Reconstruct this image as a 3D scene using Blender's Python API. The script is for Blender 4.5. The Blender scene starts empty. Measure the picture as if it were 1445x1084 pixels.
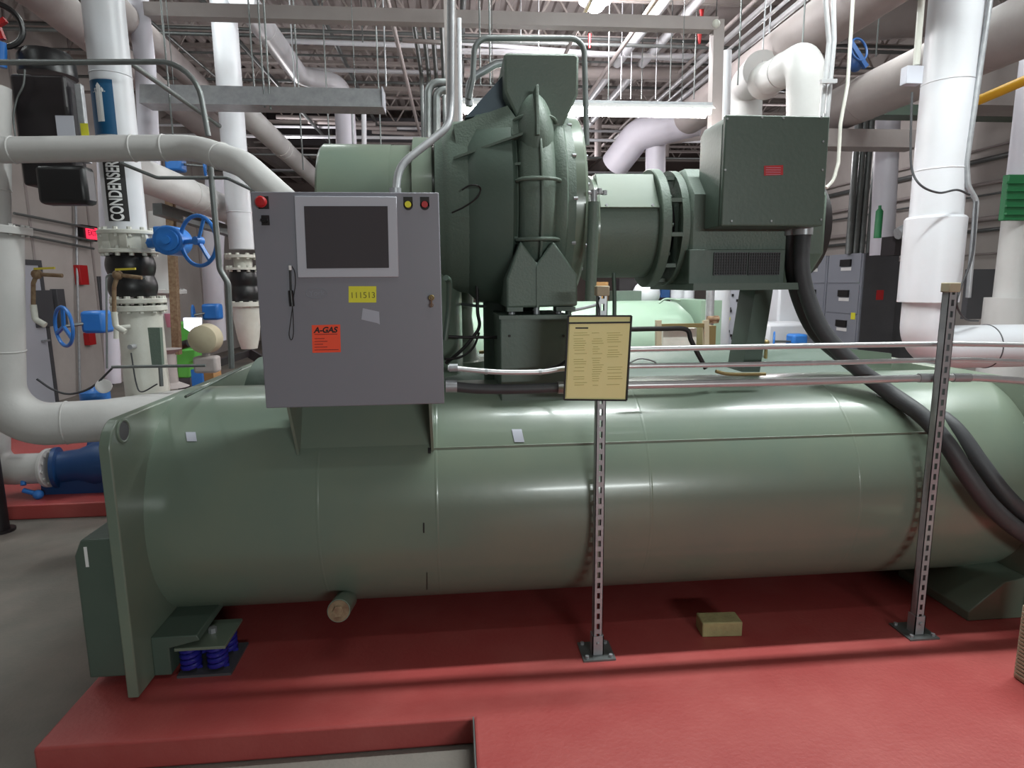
import bpy, math, random
from mathutils import Vector, Matrix
random.seed(7)
PI = math.pi
SC = bpy.context.scene
COL = SC.collection
V = Vector

# ------------------------------------------------------------------ camera
F = 880.0
CAM = V((0, 0, 1.7))
def cam_axes(yaw=5.3, pitch=9.2, roll=-0.5):
    y, p, r = map(math.radians, (yaw, pitch, roll))
    f = V((math.sin(y)*math.cos(p), math.cos(y)*math.cos(p), -math.sin(p)))
    rt = V((math.cos(y), -math.sin(y), 0)); up = rt.cross(f)
    return f, rt*math.cos(r) + up*math.sin(r), up*math.cos(r) - rt*math.sin(r)
FW, RT, UP = cam_axes()
def ray(px, py): return FW + RT*((px-722.5)/F) - UP*((py-542)/F)
def A(px, py, Y):            # photo pixel -> point on the plane y = Y
    d = ray(px, py); return CAM + d*(Y/d.y)
def G(px, py, z=0.0):        # photo pixel -> point at height z
    d = ray(px, py); return CAM + d*((z-CAM.z)/d.z)
def AX(px, py, X):
    d = ray(px, py); return CAM + d*(X/d.x)
cd = bpy.data.cameras.new('camera'); cam = bpy.data.objects.new('camera', cd); COL.objects.link(cam)
cd.sensor_width = 36; cd.lens = F/1445*36; cd.clip_end = 200
M3 = Matrix((RT, UP, -FW)).transposed()
cam.matrix_world = Matrix.Translation(CAM) @ M3.to_4x4()
SC.camera = cam

# ------------------------------------------------------------------ materials
def lin(c):
    c = c/255.0
    return c/12.92 if c <= .04045 else ((c+.055)/1.055)**2.4
def rgb(t): return (lin(t[0]), lin(t[1]), lin(t[2]), 1)
MATS = {}
def mat(name, c, rough=.5, metal=0.0, c2=None, scale=3.0, amt=.5, bump=0.0, bscale=60.0, spec=.5, emit=None, es=0, coat=0, stretch=None, thr=(.35,.7)):
    m = bpy.data.materials.new(name); m.use_nodes = True
    nt = m.node_tree; b = nt.nodes['Principled BSDF']
    b.inputs['Base Color'].default_value = rgb(c)
    b.inputs['Roughness'].default_value = rough; b.inputs['Metallic'].default_value = metal
    b.inputs['Specular IOR Level'].default_value = spec
    if coat: b.inputs['Coat Weight'].default_value = coat; b.inputs['Coat Roughness'].default_value = .12
    if emit: b.inputs['Emission Color'].default_value = rgb(emit); b.inputs['Emission Strength'].default_value = es
    tc = nt.nodes.new('ShaderNodeTexCoord')
    src = tc.outputs['Object']
    if stretch:
        mp = nt.nodes.new('ShaderNodeMapping'); mp.inputs['Scale'].default_value = stretch
        nt.links.new(src, mp.inputs[0]); src = mp.outputs[0]
    if c2:
        n = nt.nodes.new('ShaderNodeTexNoise'); n.inputs['Scale'].default_value = scale; n.inputs['Detail'].default_value = 7
        n.inputs['Roughness'].default_value = .62
        nt.links.new(src, n.inputs['Vector'])
        r = nt.nodes.new('ShaderNodeMapRange'); r.inputs[1].default_value = thr[0]; r.inputs[2].default_value = thr[1]
        r.inputs[4].default_value = amt; nt.links.new(n.outputs['Fac'], r.inputs[0])
        mx = nt.nodes.new('ShaderNodeMix'); mx.data_type = 'RGBA'
        mx.inputs[6].default_value = rgb(c); mx.inputs[7].default_value = rgb(c2)
        nt.links.new(r.outputs[0], mx.inputs[0]); nt.links.new(mx.outputs[2], b.inputs['Base Color'])
    if bump:
        n = nt.nodes.new('ShaderNodeTexNoise'); n.inputs['Scale'].default_value = bscale; n.inputs['Detail'].default_value = 4
        nt.links.new(tc.outputs['Object'], n.inputs['Vector'])
        bp = nt.nodes.new('ShaderNodeBump'); bp.inputs['Strength'].default_value = bump; bp.inputs['Distance'].default_value = .01
        nt.links.new(n.outputs['Fac'], bp.inputs['Height']); nt.links.new(bp.outputs[0], b.inputs['Normal'])
    MATS[name] = m
    return m
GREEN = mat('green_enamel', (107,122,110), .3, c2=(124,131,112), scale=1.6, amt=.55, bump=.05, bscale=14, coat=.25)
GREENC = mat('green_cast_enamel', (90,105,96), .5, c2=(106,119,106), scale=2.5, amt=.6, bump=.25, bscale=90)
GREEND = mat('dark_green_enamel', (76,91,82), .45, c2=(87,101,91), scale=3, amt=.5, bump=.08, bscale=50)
GREENL = mat('pale_green_enamel', (146,172,152), .35, c2=(134,160,142), scale=2, amt=.5)
TEAL = mat('blue_grey_enamel', (74,88,100), .5, c2=(88,104,112), scale=5)
GREY = mat('cabinet_grey', (132,132,141), .42, c2=(126,126,134), scale=1.2, amt=.5, bump=.04, bscale=300)
LGREY = mat('light_grey_plastic', (184,186,196), .4)
MGREY = mat('switchgear_grey', (138,142,152), .45)
DGREY = mat('dark_grey_steel', (78,78,82), .5, c2=(66,66,70), scale=2)
WHITE = mat('white_pipe_jacket', (192,191,190), .5, c2=(172,170,168), scale=2.0, amt=.5, bump=.12, bscale=25)
WHITEB = mat('white_painted_pipe', (210,212,218), .38, c2=(194,193,194), scale=1.5, amt=.5, bump=.08, bscale=25)
CREAM = mat('cream_painted_cast_iron', (206,206,198), .4, c2=(186,184,174), scale=7, amt=.6, bump=.1, bscale=60)
LAV = mat('lavender_white_jacket', (200,197,207), .5, c2=(184,181,190), scale=2)
DUSTY = mat('dusty_pipe_jacket', (160,152,150), .6, c2=(140,130,128), scale=1.4, amt=.7, bump=.1, bscale=30)
GALV = mat('galvanised_steel', (168,170,173), .38, .35, c2=(140,142,147), scale=18, amt=.7)
GALVL = mat('bright_conduit', (205,206,208), .3, .5, c2=(175,175,178), scale=10, amt=.5)
STEELD = mat('dull_conduit', (120,124,124), .42, .55, c2=(96,100,98), scale=8, amt=.6)
BLACK = mat('black_rubber', (24,24,26), .38, bump=.08, bscale=30)
BLACKP = mat('black_painted_metal', (26,20,24), .45, c2=(34,28,30), scale=3)
HOSE = mat('charcoal_hose', (64,65,68), .55, c2=(54,55,58), scale=14, amt=.6, bump=.1, bscale=120)
BLUE = mat('blue_enamel', (40,110,190), .38, c2=(58,128,204), scale=6)
NAVY = mat('dark_blue_enamel', (24,62,112), .42, c2=(34,74,122), scale=5)
SPRING = mat('blue_spring_paint', (34,34,130), .4)
RED = mat('red_enamel', (176,30,34), .4)
DRED = mat('dark_red_enamel', (110,26,32), .45)
ORANGE = mat('orange_red_sticker', (248,84,52), .6)
YELLOW = mat('yellow_label', (226,222,60), .6)
PAPER = mat('yellow_paper', (240,232,170), .75, c2=(232,222,152), scale=6, amt=.5)
TAN = mat('tan_fibre', (176,166,142), .7, c2=(158,146,122), scale=10)
BRICK = mat('beige_block', (166,158,112), .8, c2=(134,124,88), scale=9, amt=.8, bump=.4, bscale=50)
BRASS = mat('brass', (132,116,78), .45, .6)
RUST = mat('rusty_iron', (112,84,62), .7, c2=(150,132,104), scale=30, amt=.8)
GLASS = mat('dark_screen_glass', (74,72,76), .08, spec=.7, c2=(74,70,74), scale=2)
INK = mat('black_ink', (26,24,24), .6)
INKP = mat('faded_print_ink', (176,166,96), .8)
WHT = mat('white_print', (232,232,232), .6)
SILVER = mat('silver_tape', (186,188,200), .3, .3)
LIME = mat('lime_plastic', (96,186,80), .45)
GRNP = mat('green_plastic', (30,112,66), .45)
GAS = mat('yellow_gas_paint', (196,180,60), .5)
REDP = mat('red_floor_paint', (162,68,66), .45, c2=(182,98,93), scale=2.2, amt=.55, bump=.18, bscale=55, thr=(.42,.75))
CONC = mat('grey_concrete', (112,110,104), .85, c2=(146,134,126), scale=1.1, amt=.8, bump=.3, bscale=60)
WALLM = mat('painted_wall', (184,178,174), .8, c2=(160,152,148), scale=.8, amt=.7)
WALLB = mat('dim_back_wall', (112,100,96), .85, c2=(88,78,76), scale=.8, amt=.7)
DECK = mat('metal_roof_deck', (168,160,158), .6, c2=(140,130,126), scale=1.0, amt=.8)
JOIST = mat('joist_paint', (176,168,164), .55, c2=(150,140,136), scale=3)
SIGNR = mat('exit_sign_face', (230,40,70), .5, emit=(240,50,80), es=1.2)
LAMP = mat('lamp_glow', (255,255,255), .5, emit=(255,250,246), es=38)
LAMPB = mat('bright_lamp_glow', (255,255,255), .5, emit=(255,244,250), es=70)
TASK = mat('lit_panel_glow', (255,255,255), .5, emit=(236,240,255), es=4)
PHOTOB = mat('blue_label', (28,84,124), .4)
PINK = mat('pink_plastic', (200,128,150), .5)
CARD = mat('brown_cardboard', (150,112,70), .8)

# ------------------------------------------------------------------ mesh builder
def frame(d):
    d = d.normalized(); u = V((0,0,1)) if abs(d.z) < .9 else V((1,0,0))
    a = d.cross(u).normalized(); return a, d.cross(a).normalized()
class MB:
    def __init__(s): s.v = []; s.f = []
    def add(s, vs, fs):
        n = len(s.v); s.v += [V(p) for p in vs]; s.f += [tuple(i+n for i in f) for f in fs]; return s
    def box(s, lo, hi):
        x0,y0,z0 = lo; x1,y1,z1 = hi
        if x0>x1: x0,x1=x1,x0
        if y0>y1: y0,y1=y1,y0
        if z0>z1: z0,z1=z1,z0
        return s.add([(x0,y0,z0),(x1,y0,z0),(x1,y1,z0),(x0,y1,z0),(x0,y0,z1),(x1,y0,z1),(x1,y1,z1),(x0,y1,z1)],
                     [(0,3,2,1),(4,5,6,7),(0,1,5,4),(1,2,6,5),(2,3,7,6),(3,0,4,7)])
    def bar(s, p, q, w, h=None):      # square bar between two points
        h = h or w; p, q = V(p), V(q); a, b = frame(q-p); vs = []
        for c in (p, q):
            for i, j in ((-1,-1),(1,-1),(1,1),(-1,1)): vs.append(c + a*(i*w/2) + b*(j*h/2))
        return s.add(vs, [(0,1,2,3),(7,6,5,4),(0,4,5,1),(1,5,6,2),(2,6,7,3),(3,7,4,0)])
    def lathe(s, o, d, prof, n=32, cap=True, a0=0, a1=2*PI):   # prof: (t, r)
        o, d = V(o), V(d).normalized(); a, b = frame(d); vs = []; fs = []; full = abs(a1-a0-2*PI) < 1e-6
        m = n if full else n+1
        for t, r in prof:
            for k in range(m):
                an = a0 + (a1-a0)*k/n; vs.append(o + d*t + (a*math.cos(an) + b*math.sin(an))*r)
        for i in range(len(prof)-1):
            for k in range(n):
                k2 = (k+1) % m; fs.append((i*m+k, i*m+k2, (i+1)*m+k2, (i+1)*m+k))
        if cap and full:
            fs.append(tuple(range(m))[::-1]); fs.append(tuple(range((len(prof)-1)*m, len(prof)*m)))
        return s.add(vs, fs)
    def cyl(s, p, q, r, r2=None, n=20):
        p, q = V(p), V(q); return s.lathe(p, q-p, [(0, r), ((q-p).length, r if r2 is None else r2)], n)
    def torus(s, c, d, R, r, n=32, m=10):
        c, d = V(c), V(d).normalized(); a, b = frame(d); vs = []; fs = []
        for i in range(n):
            e = a*math.cos(2*PI*i/n) + b*math.sin(2*PI*i/n)
            for j in range(m):
                an = 2*PI*j/m; vs.append(c + e*(R + r*math.cos(an)) + d*(r*math.sin(an)))
        for i in range(n):
            for j in range(m):
                fs.append((i*m+j, ((i+1)%n)*m+j, ((i+1)%n)*m+(j+1)%m, i*m+(j+1)%m))
        return s.add(vs, fs)
    def ball(s, c, r, n=20, sq=(1,1,1)):
        c = V(c); prof = []; vs = []; fs = []; m = n//2
        for i in range(m+1):
            th = PI*i/m
            for k in range(n):
                vs.append(c + V((r*sq[0]*math.sin(th)*math.cos(2*PI*k/n), r*sq[1]*math.sin(th)*math.sin(2*PI*k/n), r*sq[2]*math.cos(th))))
        for i in range(m):
            for k in range(n): fs.append((i*n+k, (i+1)*n+k, (i+1)*n+(k+1)%n, i*n+(k+1)%n))
        return s.add(vs, fs)
    def tube(s, pts, r, bend=None, n=16, seg=8, cap=True):
        path = bendpath(pts, bend if bend is not None else r*2.2, seg)
        vs = []; fs = []; a = None
        for i, p in enumerate(path):
            t = (path[min(i+1, len(path)-1)] - path[max(i-1, 0)]).normalized()
            a = frame(t)[0] if a is None else (a - t*a.dot(t)).normalized()
            b = t.cross(a)
            if 0 < i < len(path)-1:       # mitre widening
                t1 = (p-path[i-1]).normalized(); c = max(.5, t.dot(t1))
            else: c = 1
            for k in range(n): vs.append(p + (a*math.cos(2*PI*k/n) + b*math.sin(2*PI*k/n))*r)
        for i in range(len(path)-1):
            for k in range(n): fs.append((i*n+k, i*n+(k+1)%n, (i+1)*n+(k+1)%n, (i+1)*n+k))
        if cap: fs.append(tuple(range(n))[::-1]); fs.append(tuple(range((len(path)-1)*n, len(path)*n)))
        return s.add(vs, fs)
    def prism(s, poly, d):              # poly: 3D points, d: extrusion vector
        poly = [V(p) for p in poly]; n = len(poly); d = V(d)
        return s.add(poly + [p+d for p in poly], [tuple(range(n))[::-1], tuple(range(n, 2*n))] + [(i, (i+1)%n, n+(i+1)%n, n+i) for i in range(n)])
def bendpath(pts, bend, seg=8):
    pts = [V(p) for p in pts]; out = [pts[0]]
    if bend <= 1e-6: return pts
    for i in range(1, len(pts)-1):
        p0, p, p1 = pts[i-1], pts[i], pts[i+1]; u = (p0-p); w = (p1-p); lu, lw = u.length, w.length; u.normalize(); w.normalize()
        ang = u.angle(w)
        if ang > PI-.02: out.append(p); continue
        t = min(bend/math.tan(ang/2), lu*.49, lw*.49); a = p+u*t; b = p+w*t
        R = t*math.tan(ang/2); c = p + (u+w).normalized()*(R/math.sin(ang/2)); ea = a-c; eb = b-c; tot = ea.angle(eb)
        k = max(2, int(seg*tot/(PI/2))+1)
        for j in range(k+1):
            out.append(c + (ea*math.sin((1-j/k)*tot) + eb*math.sin(j/k*tot))/math.sin(tot))
    out.append(pts[-1]); return out
def spline(pts, k=8):                   # Catmull-Rom through the points
    pts = [V(p) for p in pts]; q = [pts[0]*2-pts[1]] + pts + [pts[-1]*2-pts[-2]]; out = []
    for i in range(1, len(q)-2):
        for j in range(k):
            t = j/k; out.append(.5*((2*q[i]) + (q[i+1]-q[i-1])*t + (2*q[i-1]-5*q[i]+4*q[i+1]-q[i+2])*t*t + (3*q[i]-q[i-1]-3*q[i+1]+q[i+2])*t**3))
    out.append(pts[-1]); return out
def ctube(pts, r, k=8, n=12): return MB().tube(spline(pts, k), r, 0, n)

def mkobj(name, mb, m, bevel=0, smooth=True):
    me = bpy.data.meshes.new(name); me.from_pydata([tuple(p) for p in mb.v], [], mb.f); me.materials.append(m)
    import bmesh
    bm = bmesh.new(); bm.from_mesh(me); bmesh.ops.recalc_face_normals(bm, faces=bm.faces); bm.to_mesh(me); bm.free()
    if smooth:
        me.polygons.foreach_set('use_smooth', [True]*len(me.polygons)); me.set_sharp_from_angle(angle=math.radians(38))
    o = bpy.data.objects.new(name, me); COL.objects.link(o)
    if bevel:
        b = o.modifiers.new('bevel', 'BEVEL'); b.width = bevel; b.segments = 2; b.limit_method = 'ANGLE'; b.angle_limit = math.radians(50)
        b.harden_normals = False
    return o
def props(o, label, cat, group=None, kind=None):
    if label: o['label'] = label
    if cat: o['category'] = cat
    if group: o['group'] = group
    if kind: o['kind'] = kind
    return o
LOC = {}
def T(name, label, cat, loc, group=None):
    o = bpy.data.objects.new(name, None); COL.objects.link(o); o.location = V(loc); o.empty_display_size = .1
    LOC[o.name] = V(loc)
    return props(o, label, cat, group)
def setpar(o, par):
    o.parent = par; root = LOC[par.name]
    LOC[o.name] = root
    o.matrix_parent_inverse = Matrix.Translation(-root) if par.parent is None and par.type == 'EMPTY' else Matrix.Identity(4)
def P(name, mb, m, par, label=None, bevel=0, smooth=True):
    o = mkobj(name, mb, m, bevel, smooth); setpar(o, par)
    if label: o['label'] = label
    return o
def S(name, mb, m, label, cat, group=None, bevel=0, kind=None):
    o = mkobj(name, mb, m, bevel)
    lo = V((min(p.x for p in mb.v), min(p.y for p in mb.v), min(p.z for p in mb.v))); hi = V((max(p.x for p in mb.v), max(p.y for p in mb.v), max(p.z for p in mb.v)))
    c = V(((lo.x+hi.x)/2, (lo.y+hi.y)/2, lo.z))
    o.data.transform(Matrix.Translation(-c)); o.location = c
    LOC[o.name] = V((0,0,0))
    return props(o, label, cat, group, kind)
def ST(name, mb, m, bevel=0): return props(mkobj(name, mb, m, bevel), None, None, None, 'structure')
def copy_tree(o, par=None, loc=None, label=None):
    c = o.copy(); COL.objects.link(c)
    if par: c.parent = par; c.matrix_parent_inverse = o.matrix_parent_inverse.copy()
    if loc is not None: c.location = loc
    if label: c['label'] = label
    for ch in list(o.children): copy_tree(ch, c)
    return c
def bolts(par, c, d, R, n, r=.012, h=.02, m=None, a0=0.0, name='bolt'):
    c, d = V(c), V(d).normalized(); a, b = frame(d); first = None
    for k in range(n):
        an = a0 + 2*PI*k/n; p = c + (a*math.cos(an)+b*math.sin(an))*R
        P(name, MB().cyl(p-d*h, p+d*h, r, n=6), m or GALV, par)
def text(s, size, m, par, loc, rotm=None, name='lettering', wrap=None, ext=.0006, align='CENTER', bold=0.0):
    # flat lettering in the x/z plane facing -y; wrap=(centre, radius) bends it round a vertical cylinder
    fc = bpy.data.curves.new('t', 'FONT'); fc.body = s; fc.size = size; fc.extrude = ext; fc.align_x = align; fc.align_y = 'CENTER'; fc.offset = bold
    to = bpy.data.objects.new('t', fc); COL.objects.link(to)
    dg = bpy.context.evaluated_depsgraph_get(); me = bpy.data.meshes.new_from_object(to.evaluated_get(dg)); bpy.data.objects.remove(to)
    me.name = name
    if wrap:
        import bmesh
        bm = bmesh.new(); bm.from_mesh(me); bmesh.ops.triangulate(bm, faces=bm.faces)
        for _ in range(2): bmesh.ops.subdivide_edges(bm, edges=[e for e in bm.edges if e.calc_length() > .012], cuts=1); bmesh.ops.triangulate(bm, faces=bm.faces)
        bm.to_mesh(me); bm.free()
    mt = (rotm or Matrix.Identity(4)); me.transform(mt)          # rotate in the letter plane
    for v in me.vertices:
        x, y, z = v.co
        if wrap:
            c, R, off = wrap; an = off + x/R; v.co = (c.x + math.sin(an)*(R+z), c.y - math.cos(an)*(R+z), loc[2] + y)
        else: v.co = (loc[0]+x, loc[1]-z, loc[2]+y)
    me.materials.clear(); me.materials.append(m)
    o = bpy.data.objects.new(name, me); COL.objects.link(o)
    setpar(o, par); return o
def patch(c, R, a0, a1, z0, z1, t=.002):      # thin curved sticker round a vertical cylinder
    mb = MB(); n = 10; vs = []; fs = []
    for k in range(n+1):
        an = a0 + (a1-a0)*k/n
        for rr in (R, R+t):
            for z in (z0, z1): vs.append((c.x + math.sin(an)*rr, c.y - math.cos(an)*rr, z))
    for k in range(n):
        i = k*4; j = i+4
        fs += [(i,i+1,j+1,j), (i+2,j+2,j+3,i+3), (i,j,j+2,i+2), (i+1,i+3,j+3,j+1)]
    fs += [(0,2,3,1), (n*4, n*4+1, n*4+3, n*4+2)]
    return mb.add(vs, fs)
def flatbox(px0, py0, px1, py1, Y, t=.004):   # box whose front face lies at y = Y - t
    a = A(px0, py0, Y); b = A(px1, py1, Y); return MB().box((a.x, Y-t, b.z), (b.x, Y, a.z))
def quadY(pix, Y, t):
    return MB().prism([V((A(x,y,Y).x, Y-t, A(x,y,Y).z)) for x, y in pix], (0,t,0))
X1, Y1, Z1 = V((1,0,0)), V((0,1,0)), V((0,0,1))

# ------------------------------------------------------------------ room shell
FZ = -.12
ST('floor', MB().box((-6.6,-9.2,FZ-.2), (8.9,22.2,FZ)), CONC)
ST('wall_left', MB().box((-6.6,-9.2,FZ), (-6.4,22.2,6.3)), WALLM)
ST('wall_right', MB().box((8.7,-9.2,FZ), (8.9,22.2,6.3)), WALLM)
ST('wall_back', MB().box((-6.4,22,FZ), (8.7,22.2,6.3)), WALLB)
ST('wall_front', MB().box((-6.4,-9.2,FZ), (8.7,-9.0,6.3)), WALLM)
# corrugated roof deck
mb = MB(); vs = []; pitch = .2; x = -6.6; prof = []
while x < 8.9:
    prof += [(x,6.2),(x+.09,6.2),(x+.11,6.26),(x+.18,6.26)]; x += pitch
n = len(prof)
for y in (-9.2, 22.2):
    for (a, z) in prof: vs.append((a, y, z))
for (a, z) in prof: vs.append((a, 22.2, 6.4))
for (a, z) in prof: vs.append((a, -9.2, 6.4))
fs = [(i, i+1, n+i+1, n+i) for i in range(n-1)] + [(2*n+i, 2*n+i+1, 3*n+i+1, 3*n+i) for i in range(n-1)]
ST('ceiling', MB().add(vs, fs), DECK)
# pads
mb = MB(); pz = FZ
XL, YF, XS = -1.6, 2.235, .045
poly = [(XL,YF),(XS,YF),(XS,-1.2),(5.2,-1.2),(5.2,5.9),(XL,5.9)]
mb.prism([(a,b,FZ) for a,b in poly], (0,0,.12)); o = ST('floor_pad', mb, REDP, .012)
mb = MB().box((XS-.006, -1.2, FZ), (XS-.0005, YF, .004)); ST('trim_1', mb, STEELD)
mb = MB().box((-6.0,5.05,FZ), (-1.9,8.5,-.0)); ST('floor_pad', mb, REDP, .01)
# wall panel joints and pilasters as wall trim
for i in range(11):
    y = 4.0 + i*1.6
    ST('trim_2', MB().box((-6.4, y, FZ), (-6.385, y+.05, 6.2)), DUSTY)
for i in range(10):
    y = 4 + i*.5
    ST('trim_3', MB().box((-6.4, y+.2, 3.6), (-6.37, y+.23, 6.2)), DGREY)
# door on the left wall
def door(yc, w=1.0, h=2.15, name='door_1'):
    d = ST(name, MB().box((-6.385, yc-w/2, FZ), (-6.34, yc+w/2, FZ+h)), LGREY)
    LOC[d.name] = V((0,0,0))
    P('door_frame', MB().box((-6.4, yc-w/2-.08, FZ), (-6.33, yc-w/2, FZ+h+.08)).box((-6.4, yc+w/2, FZ), (-6.33, yc+w/2+.08, FZ+h+.08)).box((-6.4, yc-w/2, FZ+h), (-6.33, yc+w/2, FZ+h+.08)), DGREY, d)
    P('door_handle', MB().bar((-6.3, yc+w/2-.15, FZ+1), (-6.3, yc+w/2-.02, FZ+1), .025).bar((-6.34, yc+w/2-.15, FZ+1), (-6.3, yc+w/2-.15, FZ+1), .025), GALV, d)
door(9.9)

# ------------------------------------------------------------------ roof joists
gj = 'bar joists under the roof deck'
def joist(Y, zb=5.45, first=[None]):
    if first[0] is None:
        r = T('roof_joist', 'light steel bar joist spanning under the corrugated roof deck', 'joist', (0, Y, zb), gj)
        P('bottom_chord', MB().box((-6.4,Y-.05,zb),(8.7,Y-.012,zb+.05)).box((-6.4,Y+.012,zb),(8.7,Y+.05,zb+.05)), JOIST, r)
        P('top_chord', MB().box((-6.4,Y-.06,6.14),(8.7,Y+.06,6.2)), JOIST, r)
        pts = []; x = -6.3; up = 0
        while x < 8.7: pts.append((x, Y, 6.13 if up else zb+.03)); up ^= 1; x += .42
        w = MB()
        for p, q in zip(pts, pts[1:]): w.bar(p, q, .028)
        P('web', w, JOIST, r); first[0] = r
    else: copy_tree(first[0], None, V((0, Y, zb)))
for k in range(10): joist(7.6 + k*1.38)
# long girders running away from us
for gx, lb in ((-4.9, 'steel girder under the joists near the left wall'), (4.6, 'steel girder under the joists right of the chiller motor')):
    S('roof_girder', MB().box((gx-.1, 4, 5.38), (gx+.1, 22, 5.4)).box((gx-.1,4,5.02),(gx+.1,22,5.04)).box((gx-.01,4,5.04),(gx+.01,22,5.38)), DUSTY, lb, 'girder')

# ------------------------------------------------------------------ condenser shell (front vessel)
PX = -1.335; RX = 2.84; CY, CZ, CR = 3.22, .64, .555
cs = T('condenser_shell', 'long green horizontal cylindrical vessel lying across the front of the red pad', 'pressure vessel', (.6, CY, 0))
P('shell', MB().lathe((PX, CY, CZ), X1, [(0,CR),(RX-PX,CR)], 96), GREEN, cs)
# weld seam bands
for x in (G(607,760,.3).x-.0, ): pass
def band(x, w=.014, t=.0009): return MB().lathe((x, CY, CZ), X1, [(0,CR),(w*.3,CR+t),(w*.7,CR+t),(w,CR)], 96, cap=False)
for x in (-.62, -.1, .88, 1.9): P('weld_seam', band(x), GREEN, cs)
# end plates (square tube sheets with rounded top corners, shared with the rear vessel)
def endplate(x0, x1, y0, y1, z1, rr=.12):
    pts = [(x0, y0, .015), (x0, y0, z1-rr)]
    for k in range(1, 8): an = PI - k*PI/16; pts.append((x0, y0+rr+rr*math.cos(an), z1-rr+rr*math.sin(an)))
    for k in range(0, 8): an = PI/2 - k*PI/16; pts.append((x0, y1-rr+rr*math.cos(an), z1-rr+rr*math.sin(an)))
    pts += [(x0, y1, z1-rr), (x0, y1, .015)]
    return MB().prism(pts, (x1-x0, 0, 0))
ep = P('end_plate', endplate(PX-.045, PX, 2.48, 5.0, 1.18), GREEN, cs, bevel=.006)
P('end_plate', endplate(RX, RX+.08, 2.53, 5.0, 1.19), GREEN, cs, bevel=.006)
hp = A(191, 608, 2.58)
P('lifting_hole', MB().cyl((PX-.005, 2.585, hp.z), (PX+.004, 2.585, hp.z), .042, n=28), DGREY, cs, 'dark round hole in the top front corner')
P('lifting_hole_rim', MB().torus((PX+.002, 2.585, hp.z), X1, .044, .006), GREEN, cs)
# water box left of the plate
wb = MB(); zt = .665
xa, xb = PX-.255, PX-.045
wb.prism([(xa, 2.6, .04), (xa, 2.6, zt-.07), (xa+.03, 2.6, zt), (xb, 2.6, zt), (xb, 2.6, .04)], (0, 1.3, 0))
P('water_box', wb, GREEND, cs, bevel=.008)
P('chipped_paint', flatbox(118,772,126,800,2.6,.002), WHT, cs, 'chip of pale paint on the water box edge')
# drain nozzle
n0 = V((A(492,835,2.9).x, 2.83, .22)); n1 = A(478, 862, 2.62)
nz = P('drain_nozzle', MB().cyl(n0, n1, .05, n=28), GREEN, cs)
P('nozzle_rim', MB().cyl(n1 - (n1-n0).normalized()*.005, n1 + (n1-n0).normalized()*.006, .046, n=28), RUST, nz)
P('nozzle_plug', MB().cyl(n1, n1 + (n1-n0).normalized()*.02, .024, n=6), RUST, nz)
# cabinet bracket: two gussets and a sloping plate
def surf_z(y): return CZ + math.sqrt(max(0, CR*CR-(y-CY)**2))
def gusset(px):
    x = A(px, 590, 2.75).x; yb = 2.765
    return MB().prism([(x, 2.64, 1.197), (x, 2.9, 1.197), (x, 2.9, surf_z(2.9)-.01), (x, yb, surf_z(yb)-.01), (x, yb-.012, surf_z(yb)+.005)], (.012, 0, 0))
g1 = gusset(415); g2 = gusset(607)
P('bracket_gusset', g1, GREEN, cs); P('bracket_gusset', g2, GREEN, cs)
xa = A(418,590,2.8).x; xb = A(606,590,2.8).x
P('bracket_plate', MB().prism([(xa, 2.78, surf_z(2.78)-.0), (xa, 2.80, surf_z(2.78)+.0), (xa, 2.9, 1.197), (xa, 2.88, 1.197)], (xb-xa, 0, 0)), GREEN, cs)
# marks on the shell
def on_shell(px, py):
    d = ray(px, py); o = CAM; dy, dz = d.y, d.z; oy, oz = o.y-CY, o.z-CZ
    a = dy*dy+dz*dz; b = 2*(oy*dy+oz*dz); c = oy*oy+oz*oz-(CR+.002)**2; t = (-b-math.sqrt(b*b-4*a*c))/(2*a); return o+d*t
def shell_sticker(px0, py0, px1, py1, m, name, lb=None, skew=0, t=.0015):
    vs = []; fs = []; n = 4
    for k in range(n+1):
        for i in range(2):
            p = on_shell(px0+(px1-px0)*i + skew*k/n, py0+(py1-py0)*k/n); nn = V((0, p.y-CY, p.z-CZ)).normalized()
            vs += [p, p+nn*t]
    for k in range(n):
        a = k*4; b = a+4; fs += [(a,b,b+2,a+2),(a+1,a+3,b+3,b+1),(a,a+1,b+1,b),(a+2,b+2,b+3,a+3)]
    fs += [(0,2,3,1),(n*4,n*4+1,n*4+3,n*4+2)]
    P(name, MB().add(vs, fs), m, cs, lb)
pl, pr_ = on_shell(612, 633), on_shell(1318, 628); nn = V((0, pl.y-CY, pl.z-CZ)).normalized(); tt = V((0, nn.z, -nn.y))
P('raised_line', MB().bar(V((pl.x, pl.y, pl.z))-nn*.002, V((pr_.x, pl.y, pl.z))-nn*.002, .007, .009), GREEN, cs)  # thin raised bar running lengthwise along the shell
shell_sticker(722,606,736,624, SILVER, 'tape_scrap', 'torn silver tape scrap below the cabinet conduit', 4)
shell_sticker(262,610,276,623, SILVER, 'tape_scrap', 'grey sticker scrap near the end plate', 2)
shell_sticker(604,632,608,640, INK, 'pen_mark', 'black pen mark under the bracket')
shell_sticker(597,738,599,752, INK, 'pen_mark')
shell_sticker(602,808,603,832, INK, 'pen_mark')
mk = []
for (a,b,c,d) in ((596,738,604,738),(596,745,604,745),(600,752,604,752)):
    pass
# support foot right
P('support_foot', MB().prism([(RX,2.68,.0),(RX,2.68,.22),(RX-.12,2.68,.2),(RX-.3,2.68,.05),(RX-.3,2.68,0)], (0,.5,0)), GREEN, cs, bevel=.005)
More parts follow.
